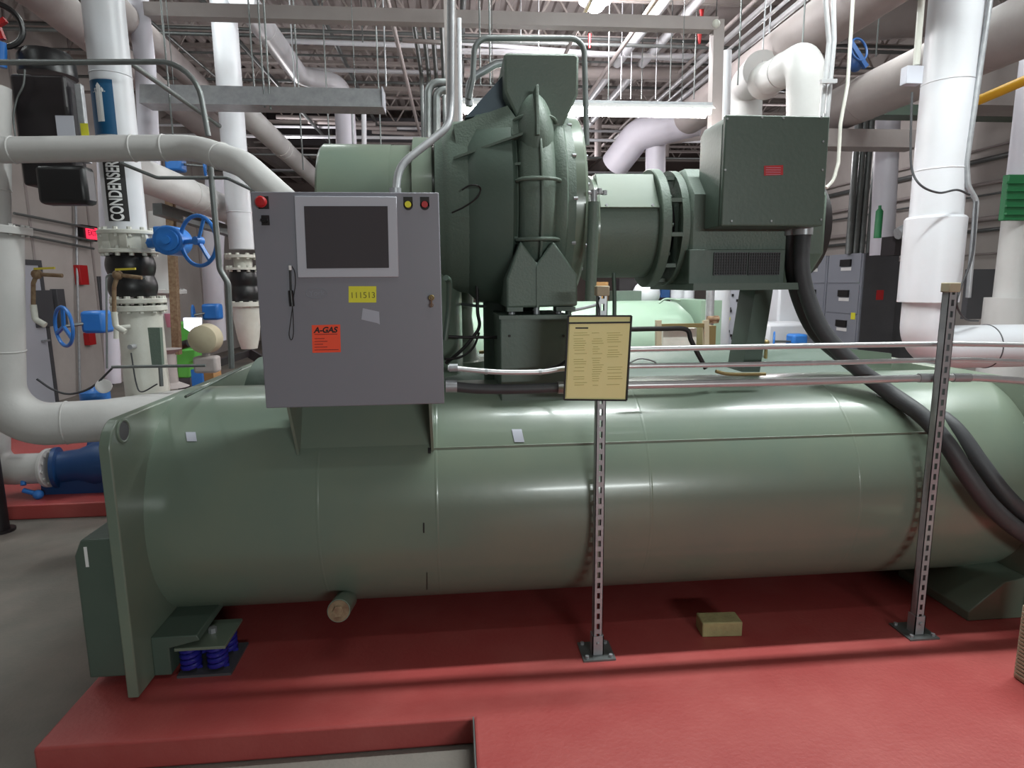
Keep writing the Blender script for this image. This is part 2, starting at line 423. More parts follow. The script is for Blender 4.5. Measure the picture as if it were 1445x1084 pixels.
# spring isolators under the ends
def isolator(x0, y0, lb, right=False):
    r = T('spring_isolator', lb, 'vibration isolator', (x0, y0, 0), None)
    P('base_plate', MB().box((x0-.1,y0-.1,0),(x0+.13,y0+.14,.012)), DGREY, r)
    P('top_plate', MB().box((x0-.1,y0-.1,.128),(x0+.115,y0+.13,.142)), GREEN, r, bevel=.002)
    for i in range(2):
        for j in range(2):
            pts = [V((x0-.055+i*.115+.034*math.cos(t*.6), y0-.05+j*.12+.034*math.sin(t*.6), .018+t*.6/(2*PI)*.0262)) for t in range(0, 43)]
            P('spring', MB().tube(pts, .0125, 0, 8), SPRING, r)
    P('adjusting_nut', MB().cyl((x0+.02,y0+.02,.142),(x0+.02,y0+.02,.165), .018, n=6), GALV, r)
    return r
iso = A(285, 915, 2.66)
isolator(iso.x, 2.72, 'spring isolator with blue coils under the left end of the green vessel')
P('isolator_bracket', MB().prism([(PX,2.62,.02),(PX,2.62,.2),(iso.x-.0,2.62,.2),(iso.x+.01,2.62,.175),(iso.x-.12,2.62,.145),(iso.x-.12,2.62,.02)], (0,.3,0)), GREEND, cs, bevel=.004)
isolator(RX-.25, 3.45, 'spring isolator at the right end of the green vessel behind its support foot')
# rear vessel
EY, EZ, ER = 4.42, .68, .53
ev = T('evaporator_shell', 'green horizontal vessel lying behind the front one under the compressor', 'pressure vessel', (.6, EY, 0))
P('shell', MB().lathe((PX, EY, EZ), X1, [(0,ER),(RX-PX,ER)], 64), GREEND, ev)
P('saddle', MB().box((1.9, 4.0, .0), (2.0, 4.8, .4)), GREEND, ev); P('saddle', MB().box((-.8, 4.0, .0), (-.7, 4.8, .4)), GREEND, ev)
for px in (1090, 760, 690):
    p = A(px, 512, 4.1); P('service_valve', MB().cyl((p.x,4.2,1.15),(p.x,4.2,1.26),.012).ball((p.x,4.2,1.27),.022,10).cyl((p.x-.06,4.2,1.24),(p.x+.03,4.2,1.24),.012), BRASS, ev)

# ------------------------------------------------------------------ control cabinet
PY = 2.6
a = A(357,270,PY); b = A(624,571,PY); px0, px1, pz0, pz1 = -.765, -.078, 1.2, 2.06
px0 = A(364,420,PY).x; px1 = A(623,420,PY).x
cc = T('control_cabinet', 'grey steel control cabinet with a touch screen mounted over the green vessel', 'control panel', ((px0+px1)/2, PY+.1, pz0))
P('housing', MB().box((px0+.004,PY+.024,pz0+.004),(px1-.004,PY+.27,pz1-.004)), GREY, cc, bevel=.004)
P('door', MB().box((px0,PY,pz0),(px1,PY+.022,pz1)), GREY, cc, bevel=.004)
o = P('screen_bezel', quadY([(416,277),(560,278),(563,391),(421,392)], PY, .012), LGREY, cc, bevel=.003)
P('screen', quadY([(429,291),(547,291),(549,378),(433,379)], PY-.0125, .002), GLASS, cc)
ec = A(371,286,PY)
es = P('emergency_stop', MB().cyl((ec.x,PY,ec.z),(ec.x,PY-.02,ec.z),.012).lathe((ec.x,PY-.018,ec.z),-Y1,[(0,.016),(.004,.022),(.014,.022),(.02,.016),(.021,.002)],24), RED, cc, 'red mushroom push button')
P('button_plate', flatbox(364,277,380,295,PY,.003), INK, cc)
p = A(375,311,PY); P('selector_switch', flatbox(369,304,381,318,PY,.006), BLACKP, cc); P('selector_knob', MB().cyl((p.x,PY-.005,p.z),(p.x,PY-.02,p.z),.011).box((p.x-.013,PY-.026,p.z-.004),(p.x+.013,PY-.018,p.z+.004)), BLACK, cc)
for px, m, nm in ((576,YELLOW,'yellow'),(599.5,RED,'red')):
    p = A(px,289,PY); r_ = P('button_label', MB().box((p.x-.018,PY-.003,p.z-.006),(p.x+.018,PY,p.z+.03)).cyl((p.x,PY,p.z-.003),(p.x,PY-.003,p.z-.003),.018), INK, cc)
    P('push_button', MB().cyl((p.x,PY-.003,p.z),(p.x,PY-.016,p.z),.0125,n=24), m, cc, nm+' round push button')
# lock with key
p = A(609,420,PY); P('door_lock', MB().cyl((p.x,PY,p.z),(p.x,PY-.02,p.z),.012,n=20).torus((p.x,PY-.02,p.z),Y1,.009,.003), BRASS, cc); P('key', MB().box((p.x-.003,PY-.026,p.z-.036),(p.x+.003,PY-.023,p.z+.004)).torus((p.x,PY-.024,p.z-.03),Y1,.007,.0015,12,6), RUST, cc)
# stylus on a lanyard
p = A(410,377,PY); q = A(412,428,PY)
st = P('stylus', MB().cyl((p.x,PY-.008,p.z),(q.x,PY-.008,q.z),.004).cyl((A(411,410,PY).x,PY-.009,A(411,410,PY).z),(A(413,432,PY).x,PY-.009,A(413,432,PY).z),.010), BLACK, cc)
P('stylus_tip', MB().cyl((p.x,PY-.008,p.z-.012),(p.x,PY-.008,p.z+.006),.006), WHT, cc)
P('lanyard', ctube([A(x,y,PY-.004) for x,y in ((412,376),(416,384),(417,400),(415,415),(413,432),(410,455),(408,472),(411,480),(414,472),(414,455),(413,434))], .0016, 5, 6), INK, cc)
# stickers
st = P('yellow_sticker', quadY([(492,404),(531,404),(531,427),(492,427)], PY, .001), YELLOW, cc, 'yellow sticker with the handwritten number 111513')
tp = A(512,417,PY-.001); text('111513', .034, mat('pen_grey',(110,108,40),.6), st, (tp.x, PY-.0012, tp.z), name='handwriting', ext=.0003)
st = P('orange_sticker', quadY([(440,459),(480,458),(481,497),(441,498)], PY, .001), ORANGE, cc, 'orange red square service sticker with a black heading')
tp = A(460,466,PY-.001); text('A-GAS', .032, INK, st, (tp.x, PY-.0012, tp.z), Matrix(((1,.25,0,0),(0,1,0,0),(0,0,1,0),(0,0,0,1))), ext=.0003, bold=.0012)
for k, (y, w) in enumerate(((472,32),(478,14),(482,18),(486,12),(490,18),(494,34))):
    q0 = A(444,y,PY); P('print_line', MB().box((q0.x,PY-.0018,q0.z-.0011),(A(444+w,y,PY).x,PY-.001,q0.z+.0011)), DRED, st)
st = P('silver_sticker', quadY([(512,435),(535,440),(536,458),(532,456),(510,451)], PY, .0012), SILVER, cc, 'scuffed silver sticker torn at its corner')
# embossed oval emblem
p = A(447,414,PY); mbx = MB(); n = 28
ring = [V((p.x+.042*math.cos(2*PI*k/n), PY-.0005, p.z+.02*math.sin(2*PI*k/n))) for k in range(n+1)]
mbx.tube(ring, .0014, 0, 6); P('emblem_ring', mbx, MGREY, cc); text('York', .03, MGREY, cc, (p.x, PY-.0008, p.z), Matrix.Rotation(.05,4,'Z'), name='emblem_lettering')
# conduit that drops onto the cabinet
pts = [A(636,-40,3.0), A(636,150,2.95), A(634,178,2.9), A(562,235,2.75), V((A(558,272,2.7).x, 2.7, pz1))]
cr = T('cabinet_conduit', 'grey steel conduit curving down onto the top of the control cabinet', 'conduit', pts[-1])
P('tube', MB().tube(pts, .0165, .22, 16), GALV, cr); P('collar', MB().cyl(pts[-1], pts[-1]+V((0,0,.03)), .024), GALV, cr)

# ------------------------------------------------------------------ posts, rails and pouch
def strut_post(base, top, lb):
    x, y = base; r = T('strut_post', lb, 'post', (x, y, 0)); w = .041; t = .003; h = .0205
    m = MB(); z0 = .01
    m.box((x-h, y-h, z0), (x-h+t, y+h, top)).box((x+h-t, y-h, z0), (x+h, y+h, top)).box((x-h,y+h-t,z0),(x-h+.01,y+h,top)).box((x+h-.01,y+h-t,z0),(x+h,y+h,top))
    m.box((x-h, y-h, z0), (x-.007, y-h+t, top)).box((x+.007, y-h, z0), (x+h, y-h+t, top))
    z = z0
    while z < top:
        m.box((x-.007, y-h, z), (x+.007, y-h+t, min(z+.022, top))); z += .05
    P('channel', m, GALV, r)
    P('base_plate', MB().box((x-.075,y-.065,0),(x+.075,y+.085,.008)), STEELD, r)
    P('base_socket', MB().box((x-.026,y-.026,.008),(x-.0215,y+.026,.10)).box((x+.0215,y-.026,.008),(x+.026,y+.026,.10)).box((x-.026,y-.026,.008),(x+.026,y-.0215,.10)), GALV, r)
    for i in (-1,1):
        for j in (-1,1): P('bolt', MB().cyl((x+i*.055,y+.01+j*.055,.008),(x+i*.055,y+.01+j*.055,.02),.009,n=6), GALV, r)
    P('bolt', MB().cyl((x,y-.026,.065),(x,y-.036,.065),.008,n=6), GALV, r)
    P('end_cap', MB().box((x-.027,y-.027,top-.012),(x+.027,y+.027,top+.03)), TAN, r, 'beige plastic cap', bevel=.004)
    return r
p1 = G(842,922); p2 = G(1291,893)
strut_post((p1.x, 2.61), 1.655, 'slotted steel channel post behind the yellow document pouch')
strut_post((p2.x, 2.61), 1.655, 'slotted steel channel post at the right without any pouch')
RY = 2.665
def rail(name, pix, r, lb, m, Y=RY, couplings=(), Ys=None, grp=None, cat='conduit'):
    pts = [A(x, y, (Ys[i] if Ys else Y)) for i, (x, y) in enumerate(pix)]
    ro = T(name, lb, cat, pts[0]); P('tube', MB().tube(spline(pts, 6), r, 0, 16), m, ro)
    for x, y, w, rr in couplings:
        a = A(x-w, y, Y); b = A(x+w, y, Y); P('coupling', MB().cyl(a, b, rr, n=20), GALV, ro)
    return ro
rail('electrical_conduit', [(885,493),(1100,489),(1320,485.5),(1360,485.5),(1445,487),(1520,490)], .0125, 'uppermost of the three bright conduits running between the two posts', GALVL)
rail('electrical_conduit', [(632,519),(700,525),(762,525),(800,520),(880,517),(1100,513.5),(1330,508),(1380,508),(1445,511),(1520,514)], .0115, 'middle of the three bright conduits, running on left to the cabinet', GALVL, couplings=((686,524.5,2,.0135),(762,525,2,.0135),(640,519,6,.017)))
rail('electrical_conduit', [(800,548),(830,545),(900,543.5),(1100,539.5),(1310,533.5),(1370,533),(1445,538),(1520,545)], .0175, 'lowest and thickest of the three bright conduits between the posts', GALVL, couplings=((1310,533.5,14,.021),(1356,533,12,.021)))
rail('flexible_conduit', [(632,545),(680,549),(740,549),(790,547)], .0225, 'thick grey flexible conduit leaving the lower right side of the cabinet', HOSE, couplings=((637,545,8,.027),(791,547,4,.028)))
for x in (p1.x, p2.x):
    for z in (1.418, 1.352, 1.277):
        pass
# pouch
YP = 2.565
dp = T('document_pouch', 'clear document pouch holding a yellow paper hung on the slotted post', 'document pouch', (p1.x, YP, 1.2))
def strip(pa, pb, w=.008, Y=YP, t=.006):
    a, b = A(*pa, Y), A(*pb, Y); return MB().bar(a, b, w, t)
TLc, TRc, BRc, BLc = (802,446), (891,446), (884,565), (796,564)
f = MB()
for u, v in ((TLc,TRc),(TRc,BRc),(BRc,BLc),(BLc,TLc),((802,456),(890,455))):
    a, b = A(*u, YP), A(*v, YP); f.bar(a, b, .009, .007)
P('binding', f, INK, dp)
P('paper_sheet', quadY([(804,457),(889,455),(882,562),(799,561)], YP, .0015), PAPER, dp)
P('pouch_backing', quadY([(802,446),(891,446),(884,565),(796,564)], YP+.004, .0015), PAPER, dp)
random.seed(3)
ln = MB()
for c0, c1 in ((809,832),(835,852),(856,880)):
    y = 470.0
    while y < 545:
        if random.random() < .85:
            a = A(c0+random.random()*2, y, YP-.002); b = A(c1-random.random()*9, y, YP-.002); ln.box((a.x,YP-.0026,a.z-.0008),(b.x,YP-.0016,a.z+.0008))
        y += 3.2 if random.random()<.8 else 5
pr = P('printed_text', ln, INKP, dp, 'faint columns of small print'); pr['kind'] = 'stuff'
P('heading_line', quadY([(812,462),(830,462),(830,464),(812,464)], YP-.0016, .0006), INK, dp)
hk = A(845,430,YP+.02); P('hook', MB().tube([A(846,446,YP), A(846,436,YP), A(844,428,YP+.0), A(846,420,YP+.02)], .003, .01, 8), INK, dp)

# block on the pad
b0 = G(1020, 899); r_ = S('masonry_block', MB().box((b0.x-.098, b0.y, 0), (b0.x+.098, b0.y+.1, .075)), BRICK, 'small beige block lying on the red pad under the vessel', 'block', bevel=.006)
r_.rotation_euler = (0,0,-.06)
# box at the right edge
bx = G(1429, 955); bx.y -= .30; hz = A(1441, 853, bx.y+.30).z
bb = T('louvred_box', 'beige louvred metal box at the right edge on the red pad', 'box', (bx.x+.2, bx.y+.15, 0))
P('housing', MB().box((bx.x,bx.y,0),(bx.x+.4,bx.y+.30,hz)), TAN, bb, bevel=.006)
for k in range(18): P('louvre', MB().box((bx.x-.006,bx.y+.01,.02+k*(hz-.04)/18),(bx.x,bx.y+.29,.02+(k+.55)*(hz-.04)/18)), TAN, bb)

# ------------------------------------------------------------------ compressor
AY = 3.55; AZ = 2.10
def fx(px, Y): return A(px, 300, Y).x
cm = T('compressor', 'large dark green cast centrifugal compressor above the vessels', 'compressor', (.35, AY, 1.2))
x0 = fx(628, 3.2); xb0 = fx(734, 3.0); xb1 = fx(789, 3.0); xd = fx(800, 3.1); xe = fx(829, 3.1)
ax = lambda L, n=72: MB().lathe((0,AY,AZ), X1, L, n)
P('casing', ax([(x0-.05,.34),(x0-.045,.40),(x0-.01,.41),(x0,.42),(x0+.03,.445),(xb0-.03,.47),(xb0,.49)]), GREENC, cm)
bw = xb1-xb0; prof = [(xb0, .47)]
for k in range(9):
    an = PI*k/8; prof.append((xb0+bw/2-bw/2*math.cos(an)*1.0, .475+.085*math.sin(an)))
P('volute_rim', ax([(t, r) for t, r in prof if True]), GREENC, cm)
# stiffening rings hugging the rim front, central vertical rib
xm = (xb0+xb1)/2
def arc_rib(x, w, R0, R1, a0=-62, a1=62, n=30):
    vs = []; fs = []
    for k in range(n+1):
        an = math.radians(a0+(a1-a0)*k/n); 
        for R in (R0, R1):
            for dx in (-w/2, w/2): vs.append((x+dx, AY-R*math.cos(an), AZ+R*math.sin(an)))
    for k in range(n):
        i = k*4; j = i+4; fs += [(i,i+1,j+1,j),(i+2,j+2,j+3,i+3),(i,j,j+2,i+2),(i+1,i+3,j+3,j+1)]
    fs += [(0,2,3,1),(n*4,n*4+1,n*4+3,n*4+2)]
    return MB().add(vs, fs)
P('vertical_rib', arc_rib(xm+.01, .012, .53, .585, -46, 60), GREENC, cm, bevel=.003)
for zc, nm in ((A(760,163,3.05).z, 0), (A(760,252,2.98).z, 0), (A(760,337,3.0).z, 0)):
    an = math.asin((zc-AZ)/.575); y = AY-.575*math.cos(an)
    hw = bw/2+.012; pts = []
    for k in range(13):
        t = PI*k/12; pts.append(V((xm-hw*math.cos(t), y+.075-.095*math.sin(t), zc+.015*math.sin(t)*(1 if zc>AZ+.3 else 0))))
    P('stiffening_ring', MB().tube(pts, .009, 0, 8), GREENC, cm)
# radial webs running left to the small end
def web(pa, pb, ra, rb, t=.012):
    a = A(*pa, 3.06); b = A(*pb, 3.14); 
    return MB().prism([a+V((0,.0,0)), b, b+V((0,.12,0)), a+V((0,.14,0))], (0,0,t))
P('web', web((738,190),(640,225),0,0), GREENC, cm); P('web', web((738,232),(645,243),0,0), GREENC, cm)
P('web', web((738,340),(648,316),0,0), GREENC, cm)
P('cover_plate', quadY([(678,257),(708,257),(707,273),(677,273)], 3.085, .02), GREENC, cm, bevel=.003)
P('sensor_lead', ctube([A(652,268,3.06),A(662,262,3.04),A(674,262,3.03),A(678,268,3.05),A(672,280,3.05),A(655,292,3.07),A(638,300,3.1)], .004, 6, 8), INK, cm)
# upper head block (flared plate), lower pedestal
yt0, yt1 = 3.12, 3.95
def slab(pix, Yf, dep, m, name, bev=.012, **k): return P(name, MB().prism([V((A(x,y,Yf).x, Yf, A(x,y,Yf).z)) for x,y in pix], (0,dep,0)), m, cm, bevel=bev, **k)
slab([(711,78),(714,74),(812,75),(817,80),(816,133),(795,176),(786,190),(740,190),(732,172),(712,128)], 3.18, .66, GREENC, 'discharge_head')
dz_ = A(760,182,3.12).z; dt_ = A(760,122,3.12).z; P('rim_dome', MB().ball((xm, 3.26, dz_-.04), 1, 28, (bw/2+.012, .235, dt_-dz_+.04)), GREENC, cm)
P('dome_rib', MB().prism([A(756,120,3.06), A(760,118,3.06), A(762,190,3.0), A(757,190,3.0)], (0,.2,0)), GREENC, cm, bevel=.003)
P('inlet_web', MB().prism([A(656,166,3.3), A(712,104,3.3), A(713,150,3.3), A(700,160,3.3)], (0,.3,0)), TEAL, cm, 'blue grey sloping web beside the head')
P('sloping_plate', MB().prism([A(640,176,3.22), A(716,149,3.2), A(732,172,3.14), A(738,186,3.12), A(645,218,3.18)], (0,.25,0)), GREENC, cm)
slab([(715,393),(735,340),(758,372),(781,340),(815,388),(815,432),(715,435)], 3.0, .75, GREENC, 'pedestal', .01)
P('pedestal_seam', MB().box((A(757,400,3.0).x,2.992,A(757,434,3.0).z),(A(760,400,3.0).x,3.0,A(757,376,3.0).z)), GREENC, cm)
P('pedestal_foot', MB().box((A(716,436,3.0).x,3.0,A(716,440,3.0).z),(A(738,436,3.0).x,3.1,A(716,434,3.0).z)).box((A(785,436,3.0).x,3.0,A(716,440,3.0).z),(A(812,436,3.0).x,3.1,A(716,434,3.0).z)), GREEND, cm)
for px in (722, 757, 788, 802):
    a = A(px,434,3.08); P('anchor_bolt', MB().cyl((a.x,3.08,a.z-.06),(a.x,3.08,a.z+.01),.016,n=12), GALV if px != 802 else GREEND, cm)
# casing lower bulge and dark discharge pipe
P('lower_bulge', MB().lathe((fx(690,3.3),AY,AZ), X1, [(-.12,.44),(-.06,.5),(.1,.53),(.14,.46)], 48), GREEND, cm)
P('discharge_pipe', MB().cyl((fx(706,3.5),AY,AZ-.4),(fx(706,3.5),AY,1.15),.1), GREEND, cm)
# right cover discs
P('back_cover', ax([(xb1-.005,.50),(xb1+.02,.515),(xd-.01,.515),(xd,.50),(xd+.04,.49)]), GREENC, cm)
P('gear_cover', ax([(xd+.03,.47),(xd+.04,.485),(xe-.015,.485),(xe,.47),(xe+.005,.3)]), GREEN, cm)
for k in range(12):
    an = math.radians(-110+k*20); P('cover_bolt', MB().cyl((xe-.01,AY-.43*math.cos(an),AZ+.43*math.sin(an)),(xe+.014,AY-.43*math.cos(an),AZ+.43*math.sin(an)),.01,n=6), GALV, cm)
for k in range(5):
    an = math.radians(-50+k*25); P('cover_bolt', MB().cyl((xd+.025,AY-.49*math.cos(an),AZ+.49*math.sin(an)),(xd+.045,AY-.49*math.cos(an),AZ+.49*math.sin(an)),.009,n=6), GALV, cm)
# suction elbow to the left
se = T('suction_elbow', 'short wide green suction pipe behind the control cabinet', 'pipe', (-.5, 3.6, 1.2))
zs = 2.10; xL = A(455,250,3.5).x
P('pipe', MB().tube([(x0-.03,3.6,2.08),(xL+.36,3.6,2.08),(xL+.36,3.6,1.2)], .36, .02, 40), GREEN, se)
P('elbow_shoulder', MB().lathe((xL+.005,3.6,2.08), X1, [(0,.0),(0,.352),(.012,.362),(.36,.362)], 48, cap=False), GREEN, se)
P('flange', MB().lathe((x0-.16,3.6,2.08), X1, [(0,.37),(0,.40),(.1,.40),(.1,.37)], 48), GREEN, se)
# discharge cone under the compressor
ds = T('discharge_cone', 'green tapered discharge pipe stub beside the cabinet under the compressor', 'pipe', (fx(645,3.9), 3.9, 1.2))
P('cone', MB().lathe((fx(640,3.9),3.9,1.2), Z1, [(0,.17),(.05,.13),(.3,.1),(.6,.13)], 28), GREEN, ds); P('flange', MB().cyl((fx(640,3.9),3.9,1.19),(fx(640,3.9),3.9,1.23),.2), GREEN, ds)
# oil box below the pedestal
ob = T('oil_sump_box', 'square dark green steel box under the compressor pedestal', 'housing', (fx(755,3.0), 3.1, 1.2))
P('box', MB().box((A(706,480,2.97).x,2.97,A(700,540,2.97).z-.12),(A(803,480,2.97).x,3.5,A(755,446,2.97).z)), GREEND, ob, bevel=.006)
P('top_lip', MB().box((A(706,480,2.97).x-.005,2.96,A(755,450,2.97).z),(A(803,480,2.97).x+.005,3.5,A(755,446,2.97).z+.004)), GREEND, ob)
for px in (719, 795): a = A(px,474,2.97); P('screw', MB().cyl((a.x,2.97,a.z),(a.x,2.962,a.z),.006,n=10), INK, ob)
# vertical green pipe with a valve, in front of the discs
vp = T('oil_line', 'vertical green pipe with a small brass valve right of the compressor discs', 'pipe', A(838,420,3.02))
P('tube', MB().tube([A(833,425,3.02), A(838,285,3.02)], .027), GREENC, vp); P('valve', MB().cyl(A(838,285,3.02),A(838,268,3.02),.016).cyl(A(830,272,3.02),A(854,272,3.02),.009), GALV, vp)
P('valve_handle', MB().cyl(A(846,266,3.02),A(846,274,3.02),.012).cyl(A(853,269,3.02),A(853,275,3.02),.013), GALV, vp)

# ------------------------------------------------------------------ coupling guard + motor
MY, MZ = 3.5, 1.99
gd = T('coupling_guard', 'round green coupling guard between the compressor discs and the motor', 'guard', (fx(885,3.3), MY, MZ-.26))
ga, gb = fx(842,3.27), fx(938,3.27)
P('cylinder', MB().lathe((ga,MY,MZ), X1, [(0,.265),(gb-ga,.265)], 56), GREENC, gd)
P('end_ring', MB().lathe((ga-.01,MY,MZ), X1, [(0,.28),(.02,.28)], 40), GREEN, gd)
# bolted sloping cover on the upper front
th = [140, 115, 65, 40]
def ang(deg, R): return (MY-R*math.cos(math.radians(deg)), MZ+R*math.sin(math.radians(deg)))
poly = [(18,.275),(18,.285),(62,.31),(118,.31),(162,.285),(162,.262),(90,.2)]
cp = [V((ga+.01, *ang(d, R))) for d, R in poly]
P('top_cover', MB().prism(cp, (gb-ga-.05,0,0)), GREEN, gd, bevel=.003)
for k in range(2):
    y_, z_ = ang(20,.288); P('bolt', MB().cyl((ga+.04+k*(gb-ga-.12), y_, z_),(ga+.04+k*(gb-ga-.12), y_-.012, z_),.007,n=6), GALV, gd)
mo = T('motor', 'dark green electric motor at the right end of the compressor drive', 'motor', (1.6, MY, 1.6))
r1, r2 = fx(935,3.19), fx(949,3.19); s1, s2 = fx(964,3.2), fx(974,3.2); me_ = fx(1160,3.25)
fl = P('flange', MB().lathe((r1,MY,MZ), X1, [(0,.24),(0,.315),(.005,.32),(r2-r1-.005,.32),(r2-r1,.315),(r2-r1,.24)], 72), GREENC, mo)
bolts(fl, (r2,MY,MZ), X1, .29, 12, .01, .012, GREEND)
P('flange', MB().lathe((s1,MY,MZ), X1, [(0,.26),(0,.31),(s2-s1,.31),(s2-s1,.26)], 72), GREENC, mo)
P('coupling', MB().lathe((r2-.02,MY,MZ), X1, [(0,.2),(.03,.2),(.035,.15),(s1-r2,.15),(s1-r2+.03,.2)], 48), BLACKP, mo)
for k in range(10):
    an = math.radians(-90+k*36+8); c_, s_ = math.cos(an), math.sin(an)
    P('spacer_bar', MB().bar((r2-.01, MY-.285*c_, MZ+.285*s_), (s1+.01, MY-.285*c_, MZ+.285*s_), .05, .02), GREENC, mo)
def oct_(R, k=.42): return [( -R,-R*k),(-R,R*k),(-R*k,R),(R*k,R),(R,R*k),(R,-R*k),(R*k,-R),(-R*k,-R)]
P('body', MB().prism([V((s2, MY+a, MZ+b)) for a, b in oct_(.3,.5)], (me_-s2,0,0)), GREENC, mo, bevel=.02)
P('end_bell', MB().lathe((me_,MY,MZ), X1, [(0,.29),(.05,.27),(.09,.18),(.1,.03)], 48), BLACKP, mo, 'dark motor end bell')
gr = P('side_casing', MB().box((fx(975,3.17), 3.17, A(1000,402,3.17).z), (fx(1112,3.17), 3.5, A(1000,352,3.17).z)), GREEND, mo, bevel=.004)
for qa, qb in ((1007,1053),(1056,1099)):
    g = MB(); xa, xb = A(qa,370,3.17).x, A(qb,370,3.17).x; za, zb = A(qa,388,3.17).z, A(qa,357,3.17).z
    n = 13
    for k in range(n+1): x = xa+(xb-xa)*k/n; g.box((x-.0018,3.160,za),(x+.0018,3.166,zb))
    for k in range(9): z = za+(zb-za)*k/8; g.box((xa,3.160,z-.0018),(xb,3.166,z+.0018))
    P('vent_backing', MB().box((xa,3.166,za),(xb,3.1705,zb)), INK, mo); P('vent_grille', g, DGREY, mo, 'mesh ventilation grille')
xa, xb = A(1020,250,3.0).x, A(1165,250,3.0).x; za, zb = A(1080,319,3.0).z, A(1080,163,3.0).z
tb = P('terminal_box', MB().prism([(xa,3.03,za),(xa,3.03,zb-.04),(xa+.02,3.03,zb),(xb,3.03,zb),(xb,3.03,za)], (0,.27,0)), GREEND, mo, bevel=.004)
P('terminal_box_cover', MB().box((xa+.0,2.995,za),(xb,3.028,zb)), GREEND, mo, bevel=.006)
for px, py in ((1026,168),(1075,166),(1105,167),(1158,166),(1161,200),(1160,240),(1158,310),(1088,312),(1032,312),(1023,240)):
    p = A(px,py,2.995); P('screw', MB().cyl((p.x,2.996,p.z),(p.x,2.989,p.z),.005,n=8), GALV, mo)
p = A(1092,240,2.99); lb_ = P('warning_label', quadY([(1078,234),(1105,233),(1105,247),(1078,248)], 2.994, .001), RED, mo, 'small red warning label')
for k in range(4): a = A(1081,236.5+k*3.2,2.992); P('print_line', MB().box((a.x,2.9922,a.z-.0012),(A(1102,236,2.992).x,2.993,a.z+.0012)), PINK, lb_)
for k, px in enumerate((1016,1033)): pass
p = A(1013,178,3.1); P('knockout_ring', MB().torus((xa+.03,3.0,zb+.0-.03),Y1,.012,.002), GREEND, mo)
# motor base, leg
bz = A(1000,400,3.17).z
P('base_rail', MB().box((fx(975,3.17),3.1,bz-.035),(fx(1125,3.17),3.8,bz)), GREEND, mo)
P('support_leg', MB().prism([A(1068,396,3.5),A(1093,396,3.5),A(1072,525,3.5),A(1047,525,3.5)], (0,.2,0)), GREEND, mo)
P('leg_pad', quadY([(1045,396),(1110,396),(1110,405),(1045,405)], 3.5, .05), GREEND, mo)
# two fat hoses
def hose(pix, r, lb):
    pts = [A(x,y,Y) for x,y,Y in pix]; r_ = T('flexible_hose', lb, 'hose', pts[0])
    P('hose', MB().tube(spline(pts,8), r, 0, 20), HOSE, r_); P('fitting', MB().cyl(pts[0]+V((0,0,.035)), pts[0]-V((0,0,.02)), r+.008, n=20), GALV, r_); return r_
def sh(px, py, off):     # point resting on the front vessel
    p = on_shell(px, py); nn = V((0, p.y-CY, p.z-CZ)).normalized(); return (px, py, p.y + nn.y*off)
h1 = [(1133,326,3.14),(1131,375,3.12),(1140,420,3.1),(1162,468,3.05),(1205,515,2.98),(1252,552,2.9),(1300,586,2.76),(1335,625,2.66),(1366,672,2.60),(1400,716,2.57),(1450,757,2.56),(1530,800,2.56)]
h2 = [(1119,327,3.2),(1118,375,3.2),(1127,420,3.2),(1150,468,3.18),(1190,505,3.15),(1240,540,3.1),(1295,568,2.98),(1345,602,2.80),(1385,655,2.68),(1420,700,2.62),(1460,735,2.62),(1530,775,2.62)]
hose(h1, .040, 'front one of the two thick charcoal hoses hanging from the motor terminal box')
hose(h2, .038, 'rear one of the two thick charcoal hoses hanging from the motor terminal box')
# handrail-like conduit over the compressor
S('looped_conduit', MB().tube([A(661,140,3.7),A(667,112,3.7),A(670,54,3.7),A(824,54,3.7),A(828,205,3.7)], .016, .08), STEELD, 'square loop of grey green conduit above the compressor head', 'conduit')
S('looped_conduit', MB().tube([A(662,150,3.75),A(662,112,3.75),A(700,90,3.75),A(720,88,3.75)], .022, .1), GALV, 'short fat curved conduit left of the compressor head', 'conduit')
